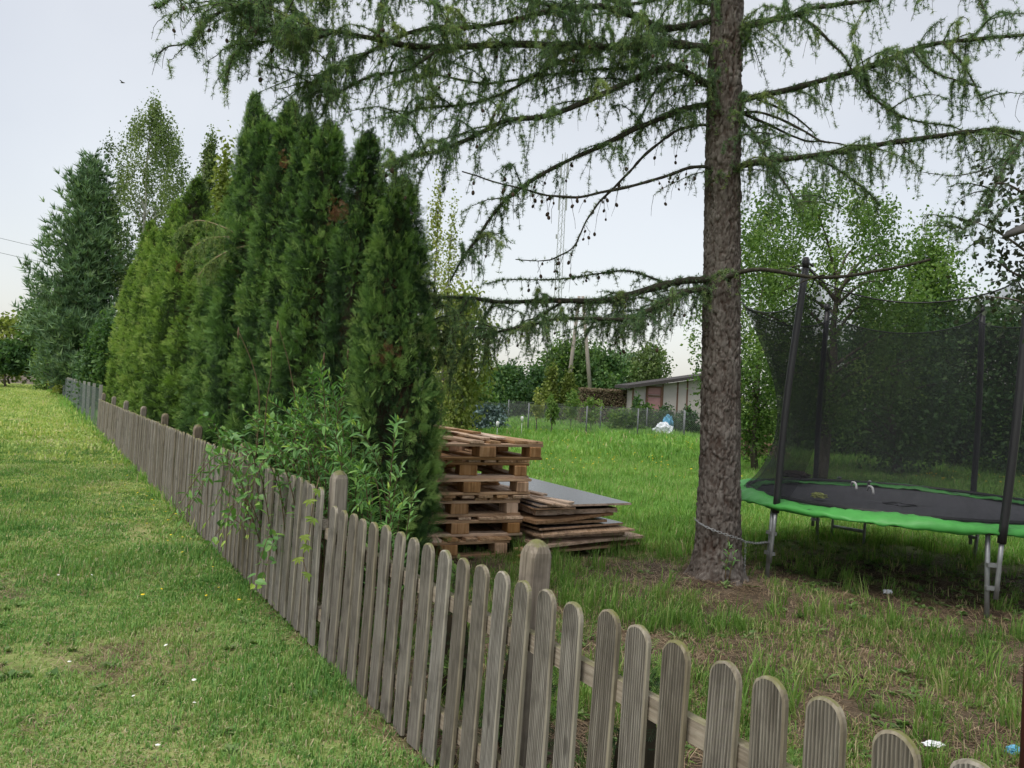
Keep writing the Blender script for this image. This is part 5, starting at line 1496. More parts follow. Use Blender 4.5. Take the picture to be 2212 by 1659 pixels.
st = stems_at(5.9, 7.0, 0.05, 0.2, 0.75, 1.0, 10, 6, (0.35, 0.7), 0.3)
for q in st:                                   # drooping in front of the pickets
    q[-1] = q[-1] - np.array([0, 0, 0.32]); q[-2] = q[-2] + np.array([0, 0, 0.28])
shrub('spiraea_shrub', 'arching shoots of narrow leaves hanging down the outside of the pickets', 'shrub', st, LFV, LEAF_L, 0.076, 3, 220)
st = stems_at(7.0, 8.9, 0.15, 0.6, 1.0, 1.35, 20, 5, (-0.05, 0.35), 0.4)
shrub('lilac_shrub', 'shrub with broad rounded light green leaves over the far pickets', 'shrub', st, LRV, LEAF_R, 0.085, 4, 240, 0.045)
st = stems_at(6.4, 7.6, 0.05, 0.25, 0.5, 0.9, 5, 8, (0.3, 0.5), 0.4)
for q in st:
    q[-1] = q[-1] - np.array([0, 0, 0.35])
shrub('lilac_shrub', 'few broad-leaved shoots hanging low through the pickets to the lawn', 'shrub', st, LRV, LEAF_R, 0.075, 9, 120, 0.05)
# bare twiggy stems with last year's flower heads standing above the shrub
dry = empty('dry_stems', fence_pt(6.6, 0.5), 'bare brown stems with dead flower spikes above the shrub', 'dry stems')
for (u0, v0, u1, v1) in ((560, 860, 515, 715), (575, 880, 585, 735), (640, 900, 600, 700), (735, 900, 752, 760), (690, 880, 700, 770)):
    a, b = at(u0, v0, 5.9), at(u1, v1, 5.9)
    mb = MB(); mb.tube(rel(dry, smooth_path([a - [0, 0, 0.5], a, (a + b) / 2 + [0.02, 0, 0.02], b], 14)), np.linspace(0.006, 0.002, 14), 5); link('stem', mb.mesh('stem', M['stem'], True), dry)
    mb = MB(); mb.tube(rel(dry, [b - [0, 0, 0.06], b - [0, 0, 0.02], b + [0, 0, 0.03]]), [0.004, 0.010, 0.003], 7); link('flower_spike', mb.mesh('flower_spike', M['stem'], True), dry)

# creeper on the last tall pickets
vine = empty('creeper', fence_pt(5.35, -0.03), 'thin creeper with pale five-part leaves climbing the pickets by the post', 'creeper')
LEAF_V = [build('leaf', LFV * np.array([1.25, 1, 1]), LFF, M['vine'], np.full(8, q)) for q in (0.2, 0.8)]
vp = smooth_path([at(690, 1030, 4.60), at(678, 1080, 4.50), at(668, 1150, 4.50), at(655, 1200, 4.52), at(668, 1260, 4.47)], 30)
mb = MB(); mb.tube(rel(vine, vp), 0.003, 5); link('stem', mb.mesh('stem', M['stem'], True), vine)
for k in range(7):
    c = vp[4 + int(k * 3.7)] + np.array([0.02 * (-1) ** k, -0.03, 0.0])
    for q in range(5):
        aa_ = (q - 2) * 0.62 + (0.3 if k % 2 else -0.4)
        d = np.array([[math.sin(aa_), -0.25, -math.cos(aa_) * 0.9]])
        o = link('leaf', LEAF_V[k % 2], vine)
        o.matrix_basis = Matrix.Translation(rel(vine, c)) @ Matrix(basis(d, np.array([[0.1, -1, 0.3]]))[0].tolist()).to_4x4() @ Matrix.Scale(rng.uniform(0.035, 0.055), 4)

# weed growing at the foot of the larch
wp = at(1568, 1230, TY - 0.24); wp[2] = 0.10
st = [[wp, wp + [0.0, 0.0, 0.12], wp + [0.01, -0.02, 0.22], wp + [0.0, -0.03, 0.36]], [wp + [0.03, 0, 0], wp + [0.04, -0.01, 0.10], wp + [0.05, -0.03, 0.2], wp + [0.05, -0.05, 0.28]]]
shrub('leafy_weed', 'upright leafy weed growing against the foot of the larch trunk', 'weed', st, LFV, LEAF_L, 0.075, 12, 60, 0.022)

# ------------------------------------------------------------------ chain from the larch to the trampoline leg
chain = empty('chain', (TRUNK[0], TRUNK[1], 0.5), 'steel chain looped round the larch and tied to the trampoline leg', 'chain')
bm = bmesh.new()
lk = 22; pth = []
for k in range(lk):
    a_ = k * 2 * math.pi / lk
    pth.append((0.0085 * math.cos(a_), 0.0085 * math.sin(a_) + (0.010 if math.sin(a_) > 0 else -0.010), 0))
Vt, Ft = tube(np.array(pth + [pth[0]]), 0.0026, 5)
link_me = build('link', Vt, Ft, M['galv'], smooth=True)
def chain_along(C):
    L = np.concatenate([[0], np.cumsum(np.linalg.norm(np.diff(C, axis=0), axis=1))])
    n = int(L[-1] / 0.027)
    for k in range(n):
        s_ = (k + 0.5) * 0.027
        p = np.array([np.interp(s_, L, C[:, q]) for q in range(3)]); p2 = np.array([np.interp(s_ + 0.005, L, C[:, q]) for q in range(3)])
        d = (p2 - p)[None]
        nrm = np.array([[0, 0, 1.0]]) if k % 2 else np.array([[0.5, -0.8, 0.1]])
        o = link('link', link_me, chain)
        o.matrix_basis = Matrix.Translation(rel(chain, p)) @ Matrix(basis(d, nrm)[0].tolist()).to_4x4()
zc0 = 0.55; pc = []
xc = trunk_x(zc0)
for k, a_ in enumerate(np.linspace(math.pi * 1.02, math.pi * 1.93, 22)):
    z_ = 0.565 - 0.17 * k / 21
    r_ = trunk_r(z_) + 0.022
    pc.append([xc + r_ * math.cos(a_), TY + r_ * math.sin(a_), z_])
leg1 = np.array([2.365, 6.93, 0.335])
pc.append(list((np.array(pc[-1]) + leg1) / 2 - [0, 0, 0.012])); pc.append(list(leg1)); pc.append([2.41, 6.95, 0.31])
chain_along(smooth_path(pc, 80))
tail = np.array([xc + trunk_r(0.4) + 0.03, TY - 0.06, 0.385])
chain_along(np.array([tail, tail - [0, 0, 0.15], tail - [-0.005, 0, 0.28]]))

# ------------------------------------------------------------------ trees, bushes and hedges behind
RHV = np.array([[0, 0, 0], [-0.34, 0.45, 0.04], [0, 1, -0.05], [0.34, 0.45, 0.04]])
RHF = np.array([[0, 2, 1], [0, 3, 2]])
NDV = np.array([[-0.06, 0, 0], [0.06, 0, 0], [0, 1, 0]]); NDF = np.array([[0, 1, 2]])
def leaf_cloud(C, sig, n_per, L, seed, droop=0.0, tint0=0.45, tv_=RHV, tf_=RHF, up=0.3, tv_var=0.2):
    """leaves scattered round clump centres C (k,3)"""
    g = np.random.default_rng(seed)
    k = len(C)
    ct = g.normal(0, tv_var, k)
    P = np.repeat(C, n_per, 0) + g.normal(0, 1, (k * n_per, 3)) * np.repeat(np.broadcast_to(sig, (k, 3)) if np.ndim(sig) < 2 else sig, n_per, 0)
    n = len(P)
    D = unit(n, g) + np.array([0, 0, -droop])
    N = unit(n, g) * 0.8 + np.array([0, 0, up])
    return stamp(tv_, tf_, P, basis(D, N), L * g.uniform(0.6, 1.3, n), np.clip(tint0 + np.repeat(ct, n_per) + g.normal(0, 0.12, n), 0, 1))

def tree(name, label, cat, base, h, rx, m, seed, ry=None, clear=0.18, k=120, n_per=60, L=0.14, trunk_r=0.10, bark='bark_grey', shape='round', droop=0.2, sigf=0.16, group=None, trunk=True, tint0=0.45, bare=False):
    """trunk and limbs with a crown of leaf clumps filling an uneven outline"""
    g = np.random.default_rng(seed)
    ry = ry or rx
    base = np.array([base[0], base[1], 0.0])
    o = empty(name, base, label, cat, group)
    z0 = h * clear
    t = g.uniform(0, 1, k)
    q = g.uniform(0, 1, k) ** 0.45
    az = g.uniform(0, 2 * math.pi, k)
    if shape == 'round': pr = np.sqrt(np.clip(1 - (2 * t - 1) ** 2, 0, 1)) * 0.9 + 0.1
    elif shape == 'cone': pr = (1 - t) ** 0.8 * 0.95 + 0.06
    elif shape == 'column': pr = np.minimum(1, 0.5 + t * 2) * np.clip(1 - np.clip((t - 0.5) / 0.5, 0, 1) ** 2, 0, 1) + 0.05
    else: pr = np.clip(1 - np.clip((t - 0.6) / 0.4, 0, 1) ** 2.5, 0, 1) * 0.95 + 0.05      # bush: wide down to the ground
    lump = np.array([1 + 0.45 * mnoise.noise(Vector((math.cos(a) * 1.4 + seed, math.sin(a) * 1.4, b * 3))) for a, b in zip(az, t)])
    C = np.stack([rx * pr * q * lump * np.cos(az), ry * pr * q * lump * np.sin(az), z0 + t * (h - z0) * 0.97], 1)
    sg = np.array([rx, ry, (h - z0) * 0.6]) * sigf
    V, F, tt = leaf_cloud(C, sg, n_per, L, seed + 1, droop, tint0)
    k_ = V[:, 2] > 0.0
    V[:, 2] = np.maximum(V[:, 2], 0.01)
    link('crown', build('crown', V, F, M[m], tt), o)
    if trunk:
        mb = MB()
        top = h * (0.9 if shape in ('cone', 'column') else 0.72)
        zz = np.linspace(-0.05, top, 9)
        wx = np.cumsum(g.normal(0, 0.03 * rx, 9)); wy = np.cumsum(g.normal(0, 0.03 * rx, 9))
        ax = np.stack([wx, wy, zz], 1); ax[0, :2] = 0
        mb.tube(ax, trunk_r * np.linspace(1, 0.2, 9), 8)
        link('trunk', mb.mesh('trunk', M[bark], True), o)
        lb = MB()
        for i in g.choice(k, min(k, 26), replace=False):
            zb = np.clip(C[i, 2] - g.uniform(0.3, 0.8) * np.hypot(C[i, 0], C[i, 1]), h * 0.10, top * 0.95)
            s = np.array([np.interp(zb, zz, ax[:, 0]), np.interp(zb, zz, ax[:, 1]), zb])
            mid = s * 0.5 + C[i] * 0.5 + np.array([0, 0, 0.06 * h * g.uniform(0.2, 1)])
            lb.tube(smooth_path([s, mid, C[i]], 7), trunk_r * np.linspace(0.24, 0.05, 7), 5, False)
        link('limbs', lb.mesh('limbs', M[bark], True), o)
    return o

def base_at(u, Y):
    p = at(u, 850, Y); return p[:2]
def height_to(u, v, Y):
    return float(at(u, v, Y)[2])
def wpx(px, Y): return px * Y / CF

def conifer(name, label, base, h, r, m, seed, L=0.25, whorls=26, per=9, n_per=34, trunk_r=0.12, tuft_up=0.5, group=None, lift=0.25):
    """pine or spruce: whorled branches carrying needle brushes"""
    g = np.random.default_rng(seed)
    o = empty(name, (base[0], base[1], 0), label, 'tree', group)
    mb = MB(); mb.tube([[0, 0, -0.05], [0.05, 0, h * 0.5], [0, 0.04, h * 0.98]], [trunk_r, trunk_r * 0.6, 0.015], 8)
    link('trunk', mb.mesh('trunk', M['bark_grey'], True), o)
    lb = MB(); P, D = [], []
    for w in range(whorls):
        t = (w + 0.5) / whorls
        z = h * (0.05 + 0.93 * t)
        ln = r * ((1 - t) ** 0.8 + 0.06) * (1 if t > 0.12 else 0.75) * g.uniform(0.78, 1.22)
        for b in range(per):
            az = b * 2 * math.pi / per + w * 0.9 + g.normal(0, 0.2)
            l_ = ln * g.uniform(0.45, 1.25)
            d = np.array([math.cos(az), math.sin(az), lift + 0.5 * t])
            c = smooth_path([[0, 0, z], np.array([0, 0, z]) + d * l_ * 0.5 - [0, 0, 0.04 * l_], np.array([0, 0, z]) + d * l_ + [0, 0, 0.10 * l_]], 8)
            lb.tube(c, np.linspace(0.025, 0.006, 8), 4, False)
            m_ = max(3, int(n_per * l_ / r))
            u = g.uniform(0.2, 1.0, m_)
            q = np.stack([np.interp(u, np.linspace(0, 1, 8), c[:, k]) for k in range(3)], 1) + g.normal(0, 0.07 * r, (m_, 3))
            P.append(q); D.append(np.repeat(d[None], m_, 0))
    link('limbs', lb.mesh('limbs', M['bark_grey']), o)
    P, D = np.concatenate(P), np.concatenate(D)
    # each brush: a fan of needles
    nb = 7
    P2 = np.repeat(P, nb, 0); D2 = np.repeat(D, nb, 0) * 0.6 + unit(len(P2), g) * 0.8 + np.array([0, 0, tuft_up])
    ct = np.repeat(np.clip(g.normal(0.45, 0.22, len(P)), 0, 1), nb)
    V, F, t = stamp(NDV * np.array([1.6, 1, 1]), NDF, P2, basis(D2, unit(len(P2), g)), L * g.uniform(0.6, 1.2, len(P2)), ct)
    link('crown', build('crown', V, F, M[m], t), o)
    return o

# left of the hedge
b = base_at(170, 44); conifer('pine_tree', 'big blue-green pine with spiky top behind the wire fence', b, height_to(170, 335, 44), wpx(120, 44), 'pine', 3, 0.46, 30, 10, 46, 0.25)
b = base_at(300, 46); tree('birch_tree', 'tall airy birch behind the big pine', 'tree', b, height_to(300, 222, 46), wpx(98, 46), 'birch_leaf', 11, k=230, n_per=110, L=0.15, clear=0.30, bark='bark_birch', trunk_r=0.16, shape='column', droop=0.8, sigf=0.065)
b = base_at(425, 40); tree('birch_tree', 'smaller birch top showing above the yellow-green thujas', 'tree', b, height_to(425, 292, 40), wpx(55, 40), 'birch_leaf', 12, k=150, n_per=80, L=0.14, clear=0.30, bark='bark_birch', trunk_r=0.15, shape='cone', droop=0.7, sigf=0.08)
b = base_at(458, 22); tree('yellow_tree', 'yellow-green tree top between the dark and light thujas', 'tree', b, height_to(458, 372, 22), wpx(45, 22), 'broad_yellow', 13, k=90, n_per=50, L=0.15, shape='column')
b = base_at(95, 62); tree('maple_tree', 'bright green broadleaf tree left of the big pine', 'tree', b, height_to(95, 640, 62), wpx(52, 62), 'broad', 14, k=110, n_per=50, L=0.34)
b = base_at(20, 75); tree('willow_tree', 'pale yellow-green tree far off at the lawn end', 'tree', b, height_to(20, 692, 75), wpx(75, 75), 'broad_yellow', 15, k=110, n_per=40, L=0.42)
b = base_at(12, 60); tree('dark_tree', 'dark broadleaf tree standing before the far grey wall', 'tree', b, height_to(12, 742, 60), wpx(48, 60), 'broad_dark', 16, k=90, n_per=50, L=0.32, clear=0.42)
b = base_at(-60, 62); tree('dark_tree', 'dark broadleaf tree at the picture edge near the far grey wall', 'tree', b, height_to(-60, 720, 62), wpx(60, 62), 'broad_dark', 46, k=90, n_per=50, L=0.32, clear=0.30)
b = base_at(102, 56); tree('green_bush', 'light green upright bush at the end of the lawn', 'bush', b, height_to(102, 735, 56), wpx(28, 56), 'broad', 17, k=70, n_per=50, L=0.18, shape='bush', clear=0.02, tint0=0.62)
b = base_at(122, 52); conifer('blue_spruce', 'small pale blue spruce between bushes at the lawn end', b, height_to(122, 738, 52), wpx(18, 52), 'spruce_blue', 18, 0.15, 22, 9, 16, 0.05)
b = base_at(156, 47); tree('golden_bush', 'yellow-green rounded bush beside the wire fence', 'bush', b, height_to(156, 778, 47), wpx(34, 47), 'broad_yellow', 19, k=80, n_per=50, L=0.2, shape='bush', clear=0.02, tint0=0.55)
b = base_at(226, 29.5); tree('lilac_bush', 'dark green lilac bush between the pine and the thujas', 'bush', b, height_to(226, 700, 29.5), wpx(46, 29.5), 'broad_dark', 20, k=120, n_per=60, L=0.16, shape='bush', clear=0.02, tint0=0.6)
b = base_at(196, 37); tree('lilac_bush', 'low dark bush behind the wire fence', 'bush', b, height_to(196, 775, 37), wpx(34, 37), 'broad_dark', 21, k=70, n_per=50, L=0.14, shape='bush', clear=0.02, tint0=0.55)
# far wall
mb = MB(); c = np.array([*base_at(-20, 90), 1.2]); mb.box((0, 0, 0), (16, 0.25, 2.4)); mb.box((0, 0, 1.25), (16.2, 0.4, 0.12))
fw = link('garden_wall', mb.mesh('garden_wall', plain('pale_render', (0.42, 0.40, 0.40), 0.9, 0.1, 0, 1.5, 0.2)), None, c); tag(fw, 'pale grey wall far off at the end of the lawn', 'wall', kind='thing')
mb = MB(); mb.box((0, 0, 0), (14, 0.2, 0.9)); c2 = np.array([*base_at(-10, 84), 0.45])
tag(link('low_fence', mb.mesh('low_fence', plain('grey_board', (0.26, 0.22, 0.21), 0.9, 0.1, 0, 3, 0.3)), None, c2), 'low brownish board fence in front of the far grey wall', 'fence')
# flat pale stone slab lying in the lawn
p = on(64, 862); crumple('stone_slab', (p[0], p[1], 0.0), (0.42, 0.30, 0.05), M['concrete'], 8, 'pale flat stone slab lying in the lawn', 'stone', 0.15)

# middle distance
b = base_at(922, 22); tree('young_larch', 'slender yellowish feathery larch right of the hedge', 'tree', b, height_to(918, 425, 22), wpx(34, 22), 'broad_yellow', 30, k=130, n_per=26, L=0.09, clear=0.05, shape='column', droop=0.6, trunk_r=0.05, tint0=0.7)
b = base_at(958, 24); tree('young_larch', 'second slender yellowish larch, behind the hanging larch branch', 'tree', b, height_to(955, 470, 24), wpx(30, 24), 'broad_yellow', 31, k=110, n_per=24, L=0.09, clear=0.05, shape='column', droop=0.6, trunk_r=0.05, tint0=0.65)
b = base_at(990, 26); tree('willow_tree', 'soft yellow-green tree with drooping leaves left of the dark bush', 'tree', b, height_to(990, 640, 26), wpx(66, 26), 'broad_yellow', 32, k=150, n_per=40, L=0.16, clear=0.10, droop=1.0, tint0=0.55)
b = base_at(1010, 34); tree('green_bush', 'mixed green bush under the yellow-green tree', 'bush', b, height_to(1010, 815, 34), wpx(48, 34), 'broad', 33, k=90, n_per=50, L=0.16, shape='bush', clear=0.0)
b = base_at(1105, 46); tree('dark_bush', 'broad dark green bush behind the chain-link fence', 'bush', b, height_to(1105, 800, 46), wpx(62, 46), 'broad_dark', 34, k=150, n_per=60, L=0.20, shape='bush', clear=0.0)
b = base_at(1160, 48); tree('dark_bush', 'dark green bush right of the broad dark one', 'bush', b, height_to(1160, 806, 48), wpx(40, 48), 'broad_dark', 35, k=110, n_per=55, L=0.20, shape='bush', clear=0.0, tint0=0.6)
b = base_at(1190, 44); tree('golden_bush', 'tall yellow-green bush in front of the leaning poles', 'bush', b, height_to(1190, 795, 44), wpx(26, 44), 'broad_yellow', 36, k=70, n_per=50, L=0.18, shape='cone', clear=0.0, tint0=0.3)
b = base_at(1228, 44); tree('golden_bush', 'yellow-green bush between the two leaning poles', 'bush', b, height_to(1228, 812, 44), wpx(26, 44), 'broad_yellow', 37, k=70, n_per=50, L=0.18, shape='cone', clear=0.0, tint0=0.25)
b = base_at(1230, 66); tree('linden_tree', 'round green tree behind the leaning poles', 'tree', b, height_to(1230, 742, 66), wpx(75, 66), 'broad', 38, k=170, n_per=55, L=0.32, tint0=0.35)
b = base_at(1300, 64); tree('linden_tree', 'darker green tree behind the brown hedge', 'tree', b, height_to(1300, 768, 64), wpx(52, 64), 'broad_dark', 39, k=130, n_per=55, L=0.30, tint0=0.6)
b = base_at(1400, 78); tree('birch_tree', 'pale green birch rising behind the shed', 'tree', b, height_to(1400, 752, 78), wpx(42, 78), 'birch_leaf', 40, k=130, n_per=50, L=0.34, droop=0.5)
b = base_at(1352, 80); tree('birch_tree', 'bluish green birch left of the pale one behind the shed', 'tree', b, height_to(1352, 768, 80), wpx(34, 80), 'pine', 41, k=100, n_per=50, L=0.34)
b = base_at(1080, 80); tree('far_tree', 'small far tree on the skyline above the dark bush', 'tree', b, height_to(1080, 790, 80), wpx(30, 80), 'broad', 42, k=70, n_per=40, L=0.3)
b = base_at(1045, 70); conifer('far_pine', 'thin far pine on the skyline beside the yellow-green tree', b, height_to(1050, 745, 70), wpx(24, 70), 'pine', 43, 0.4, 16, 7, 14, 0.12)
# clipped brown hedge
hd = empty('clipped_hedge', (*base_at(1307, 41), 0), 'clipped brown hedge left of the shed', 'hedge')
g = np.random.default_rng(50); n = 16000
hw = wpx(55, 41); hh = height_to(1307, 841, 41)
P = np.stack([g.uniform(-hw, hw, n), g.choice([-1, 1], n) * g.uniform(0.5, 1, n) * 0.6, g.uniform(0.02, hh, n)], 1)
k = g.uniform(size=n) < 0.3; P[k, 2] = hh * g.uniform(0.93, 1.0, k.sum()); P[k, 1] = g.uniform(-0.6, 0.6, k.sum())
V, F, t = stamp(RHV, RHF, P, basis(unit(n, g), unit(n, g)), 0.075 * g.uniform(0.6, 1.3, n), np.clip(g.normal(0.55, 0.25, n), 0, 1))
link('foliage', build('foliage', V, F, M['hedge_brown'], t), hd)
mb = MB(); mb.box((0, 0, hh * 0.47), (2 * hw - 0.2, 0.8, hh * 0.9)); link('opaque_core', mb.mesh('opaque_core', M['core']), hd)
for k, (u, v, Y, w, m, lab) in enumerate([
    (1395, 882, 35.5, 34, 'broad', 'low green shrub row under the shed window, behind the fence'),
    (1440, 886, 35.5, 30, 'broad_dark', 'low dark green shrub by the blue and white bags'),
    (1345, 888, 36, 30, 'broad', 'low shrub behind the chain-link fence before the brown hedge'),
    (1378, 868, 37, 12, 'broad_dark', 'small dark climber at the shed corner'),
    (1052, 882, 30, 50, 'spruce_blue', 'low mound of bluish green leafy plants by the chain-link fence'),
    (1490, 890, 36, 22, 'broad_dark', 'low dark shrub at the foot of the shed next to the larch trunk')]):
    b = base_at(u, Y); tree('low_shrub', lab, 'shrub', b, max(0.4, height_to(u, v, Y)), wpx(w, Y), m, 60 + k, ry=0.5, k=50, n_per=50, L=0.13, shape='bush', clear=0.0, trunk=False, sigf=0.2)
# staked saplings by the chain-link fence
for k, (u, v0, Y, h_px, w, m, lab) in enumerate([
    (1163, 842, 31.5, 0, 12, 'broad_yellow', 'yellowish sapling right beside the second fence post'),
    (1194, 858, 29, 0, 13, 'broad', 'thin green sapling with bare lower stem in the meadow'),
    (1236, 846, 34, 0, 17, 'broad', 'sapling with rounded green head before the brown hedge'),
    (1281, 862, 32.5, 0, 18, 'broad', 'light green sapling behind the third fence post')]):
    b = base_at(u, Y); tree('sapling', lab, 'sapling', b, height_to(u, v0, Y), wpx(w, Y), m, 70 + k, k=26, n_per=34, L=0.10, clear=0.42, trunk_r=0.028, shape='round', tint0=0.7)
# chain-link fences
M['postgrey'] = plain('dull_zinc', (0.16, 0.17, 0.18), 0.6, 0.3)
def chain_link(label, pts, h, seed):
    o = empty('chain_link_fence', (pts[0][0], pts[0][1], 0), label, 'fence')
    for i, p in enumerate(pts):
        mb = MB(); mb.tube(rel(o, [[p[0], p[1], -0.05], [p[0], p[1], h]]), 0.028, 8); link('post', mb.mesh('post', M['postgrey'], True), o)
    Vs, Fs, n0 = [], [], 0
    for a_, b_ in zip(pts[:-1], pts[1:]):
        V, F = wire_net((a_[0], a_[1], 0), (b_[0], b_[1], 0), 0.04, h - 0.06, 0.085, 0.0032)
        Vs.append(V); Fs.append(F + n0); n0 += len(V)
    f = link('wire_mesh', build('wire_mesh', rel(o, np.concatenate(Vs)), np.concatenate(Fs), M['wire_far']), o); f['kind'] = 'stuff'
    return o
pts = [base_at(u, Y) for u, Y in ((880, 31.5), (1005, 31.3), (1144, 31.0), (1270, 31.0), (1381, 31.2), (1482, 31.4), (1590, 31.6), (1700, 31.8))]
chain_link('chain-link fence on thin grey posts across the meadow', pts, 1.22, 1)
pts = [base_at(u, Y) for u, Y in ((1100, 40), (1192, 37.5), (1300, 36.5), (1400, 35), (1480, 33.2))]
chain_link('second chain-link fence further back, running up to the shed', pts, 1.25, 2)
# two white-capped garden tubes standing in the grass
for k, (u, v, Y) in enumerate(((1075, 912, 24.5), (1128, 901, 26.5))):
    p = at(u, v, Y); mb = MB(); mb.tube([[0, 0, -p[2]], [0, 0, -0.12]], 0.008, 6); mb.tube([[0, 0, -0.16], [0, 0, 0.0], [0.01, 0, 0.03]], [0.04, 0.055, 0.02], 10)
    tag(link('garden_lamp', mb.mesh('garden_lamp', M['white'], True), None, p), ['white-capped garden stake standing alone left of the fence post', 'white-capped garden stake just left of the second fence post'][k], 'garden stake')

# shed
SY = 38.5
def sx(u): return float(at(u, 860, SY)[0])
shed = empty('shed', (sx(1440), SY, 0), 'low shed with grey rendered panels, pink window and sloping dark roof', 'shed')
M['render'] = plain('grey_shed_render', (0.42, 0.385, 0.365), 0.9, 0.15, 0, 3, 0.14, 0.2)
M['batten'] = plain('brown_batten', (0.15, 0.085, 0.06), 0.85, 0.2, 0, 8, 0.3)
M['pink'] = plain('faded_pink_curtain', (0.36, 0.20, 0.20), 0.85, 0.2, 0, 5, 0.25)
M['roof'] = plain('dark_roof_felt', (0.055, 0.050, 0.048), 0.85, 0.2, 0, 6, 0.3)
xl, xr = sx(1367), sx(1600)
zl, zr = float(at(1367, 838, SY)[2]), float(at(1600, 806, SY)[2])
def roofz(x): return zl + (zr - zl) * (x - xl) / (xr - xl)
cuts = [1367, 1396, 1431, 1463, 1484, 1520, 1560, 1600]
def shp(V): return rel(shed, V)
for a_, b_ in zip(cuts[:-1], cuts[1:]):
    x0, x1 = sx(a_) + 0.02, sx(b_) - 0.02
    mb = MB(); V = []
    for y in (SY, SY + 0.12):
        V += [[x0, y, 0], [x1, y, 0], [x1, y, roofz(x1)], [x0, y, roofz(x0)]]
    mb.add(shp(V), [[0, 1, 2, 3], [5, 4, 7, 6], [4, 0, 3, 7], [1, 5, 6, 2], [3, 2, 6, 7]])
    link('wall_panel', mb.mesh('wall_panel', M['render']), shed)
for a_ in cuts:
    mb = MB(); x0 = sx(a_); mb.box(shp([x0, SY + 0.02, roofz(x0) / 2]), (0.07, 0.10, roofz(x0))); link('batten', mb.mesh('batten', M['batten']), shed)
mb = MB(); mb.box(shp([xl + 0.06, SY + 2.2, roofz(xl) / 2 - 0.05]), (0.12, 4.1, roofz(xl) - 0.1)); link('side_wall', mb.mesh('side_wall', M['render']), shed)
mb = MB()
x0, x1 = xl - 0.35, xr + 0.2
V = [[x0, SY - 0.45, roofz(x0) + 0.02], [x1, SY - 0.45, roofz(x1) + 0.02], [x1, SY + 4.4, roofz(x1) + 0.1], [x0, SY + 4.4, roofz(x0) + 0.1]]
V = V + [[a_, b_, c_ + 0.16] for a_, b_, c_ in V]
mb.add(shp(V), [[3, 2, 1, 0], [4, 5, 6, 7], [0, 1, 5, 4], [1, 2, 6, 5], [2, 3, 7, 6], [3, 0, 4, 7]])
link('roof', mb.mesh('roof', M['roof']), shed)
wx0, wx1 = sx(1396), sx(1430); wz0, wz1 = 0.95, float(at(1413, 836, SY)[2])
win = empty('window', (0, 0, 0)); win.parent = shed; win.matrix_parent_inverse = Matrix.Identity(4)
zc_ = wz0 + (wz1 - wz0) * 0.66
for z0_, z1_ in ((wz0, zc_ - 0.03), (zc_ + 0.03, wz1)):
    mb = MB(); mb.box(shp([(wx0 + wx1) / 2, SY - 0.015, (z0_ + z1_) / 2]), (wx1 - wx0 - 0.14, 0.03, z1_ - z0_ - 0.08)); link('pane', mb.mesh('pane', M['pink']), win)
mb = MB()
for x_ in (wx0 + 0.035, wx1 - 0.035): mb.box(shp([x_, SY - 0.035, (wz0 + wz1) / 2]), (0.09, 0.07, wz1 - wz0))
for z_ in (wz0, zc_, wz1): mb.box(shp([(wx0 + wx1) / 2, SY - 0.032, z_]), (wx1 - wx0, 0.06, 0.07))
link('frame', mb.mesh('frame', M['batten']), win)
# blue and white sacks
M['bluebag'] = plain('blue_plastic', (0.10, 0.33, 0.50), 0.5, 0.4, 0, 8, 0.4); M['whitebag'] = plain('white_sack', (0.66, 0.70, 0.74), 0.6, 0.3, 0, 8, 0.15)
p = base_at(1437, 33.5); crumple('sack', (p[0], p[1], 0), (0.42, 0.3, 0.42), M['whitebag'], 4, 'white plastic sack slumped in the grass before the shed', 'sack')
p = base_at(1446, 34.1); crumple('sack', (p[0], p[1], 0), (0.26, 0.25, 0.62), M['bluebag'], 6, 'blue plastic sack standing behind the white one', 'sack')
# leaning twin pole
PY = 62.0
ap = empty('utility_pole', (*base_at(1255, PY), 0), 'two grey wooden poles leaning together behind the bushes', 'utility pole')
for a_, b_ in (((1222, 860), (1251, 640)), ((1282, 860), (1259, 640))):
    A, B = at(*a_, PY), at(*b_, PY); A[2] = -0.2
    mb = MB(); mb.tube(rel(ap, [A, B]), [0.19, 0.13], 10); link('pole', mb.mesh('pole', plain('grey_pole_wood', (0.27, 0.24, 0.21), 0.9, 0.2), True), ap)
# lattice mast far away
MY = 260.0
ms = empty('lattice_mast', (*base_at(1195, MY), 0), 'tall grey lattice radio mast on the skyline behind the larch', 'mast')
M['mast'] = plain('mast_steel', (0.30, 0.31, 0.32), 0.6, 0.3)
top_z = float(at(1195, 330, MY)[2]); x0 = at(1195, 600, MY)[0]
legs = [np.array([0.0, -0.9]), np.array([0.85, 0.6]), np.array([-0.85, 0.6])]
mcx = lambda z: np.array([ms.location[0], MY])
for L_ in legs:
    mb = MB(); mb.tube(rel(ms, [[*(mcx(0) + L_ * 1.7), 0], [*(mcx(0) + L_), top_z]]), 0.11, 5); link('mast_leg', mb.mesh('mast_leg', M['mast']), ms)
mb = MB(); z = 0.0; k = 0
while z < top_z - 3:
    f0 = 1.7 - 0.7 * z / top_z; f1 = 1.7 - 0.7 * (z + 2.2) / top_z
    for i in range(3):
        A, B = legs[i], legs[(i + 1) % 3]
        if k % 2: A, B = B, A
        mb.tube(rel(ms, [[*(mcx(0) + A * f0), z], [*(mcx(0) + B * f1), z + 2.2]]), 0.05, 3, False)
    z += 2.2; k += 1
link('bracing', mb.mesh('bracing', M['mast']), ms)
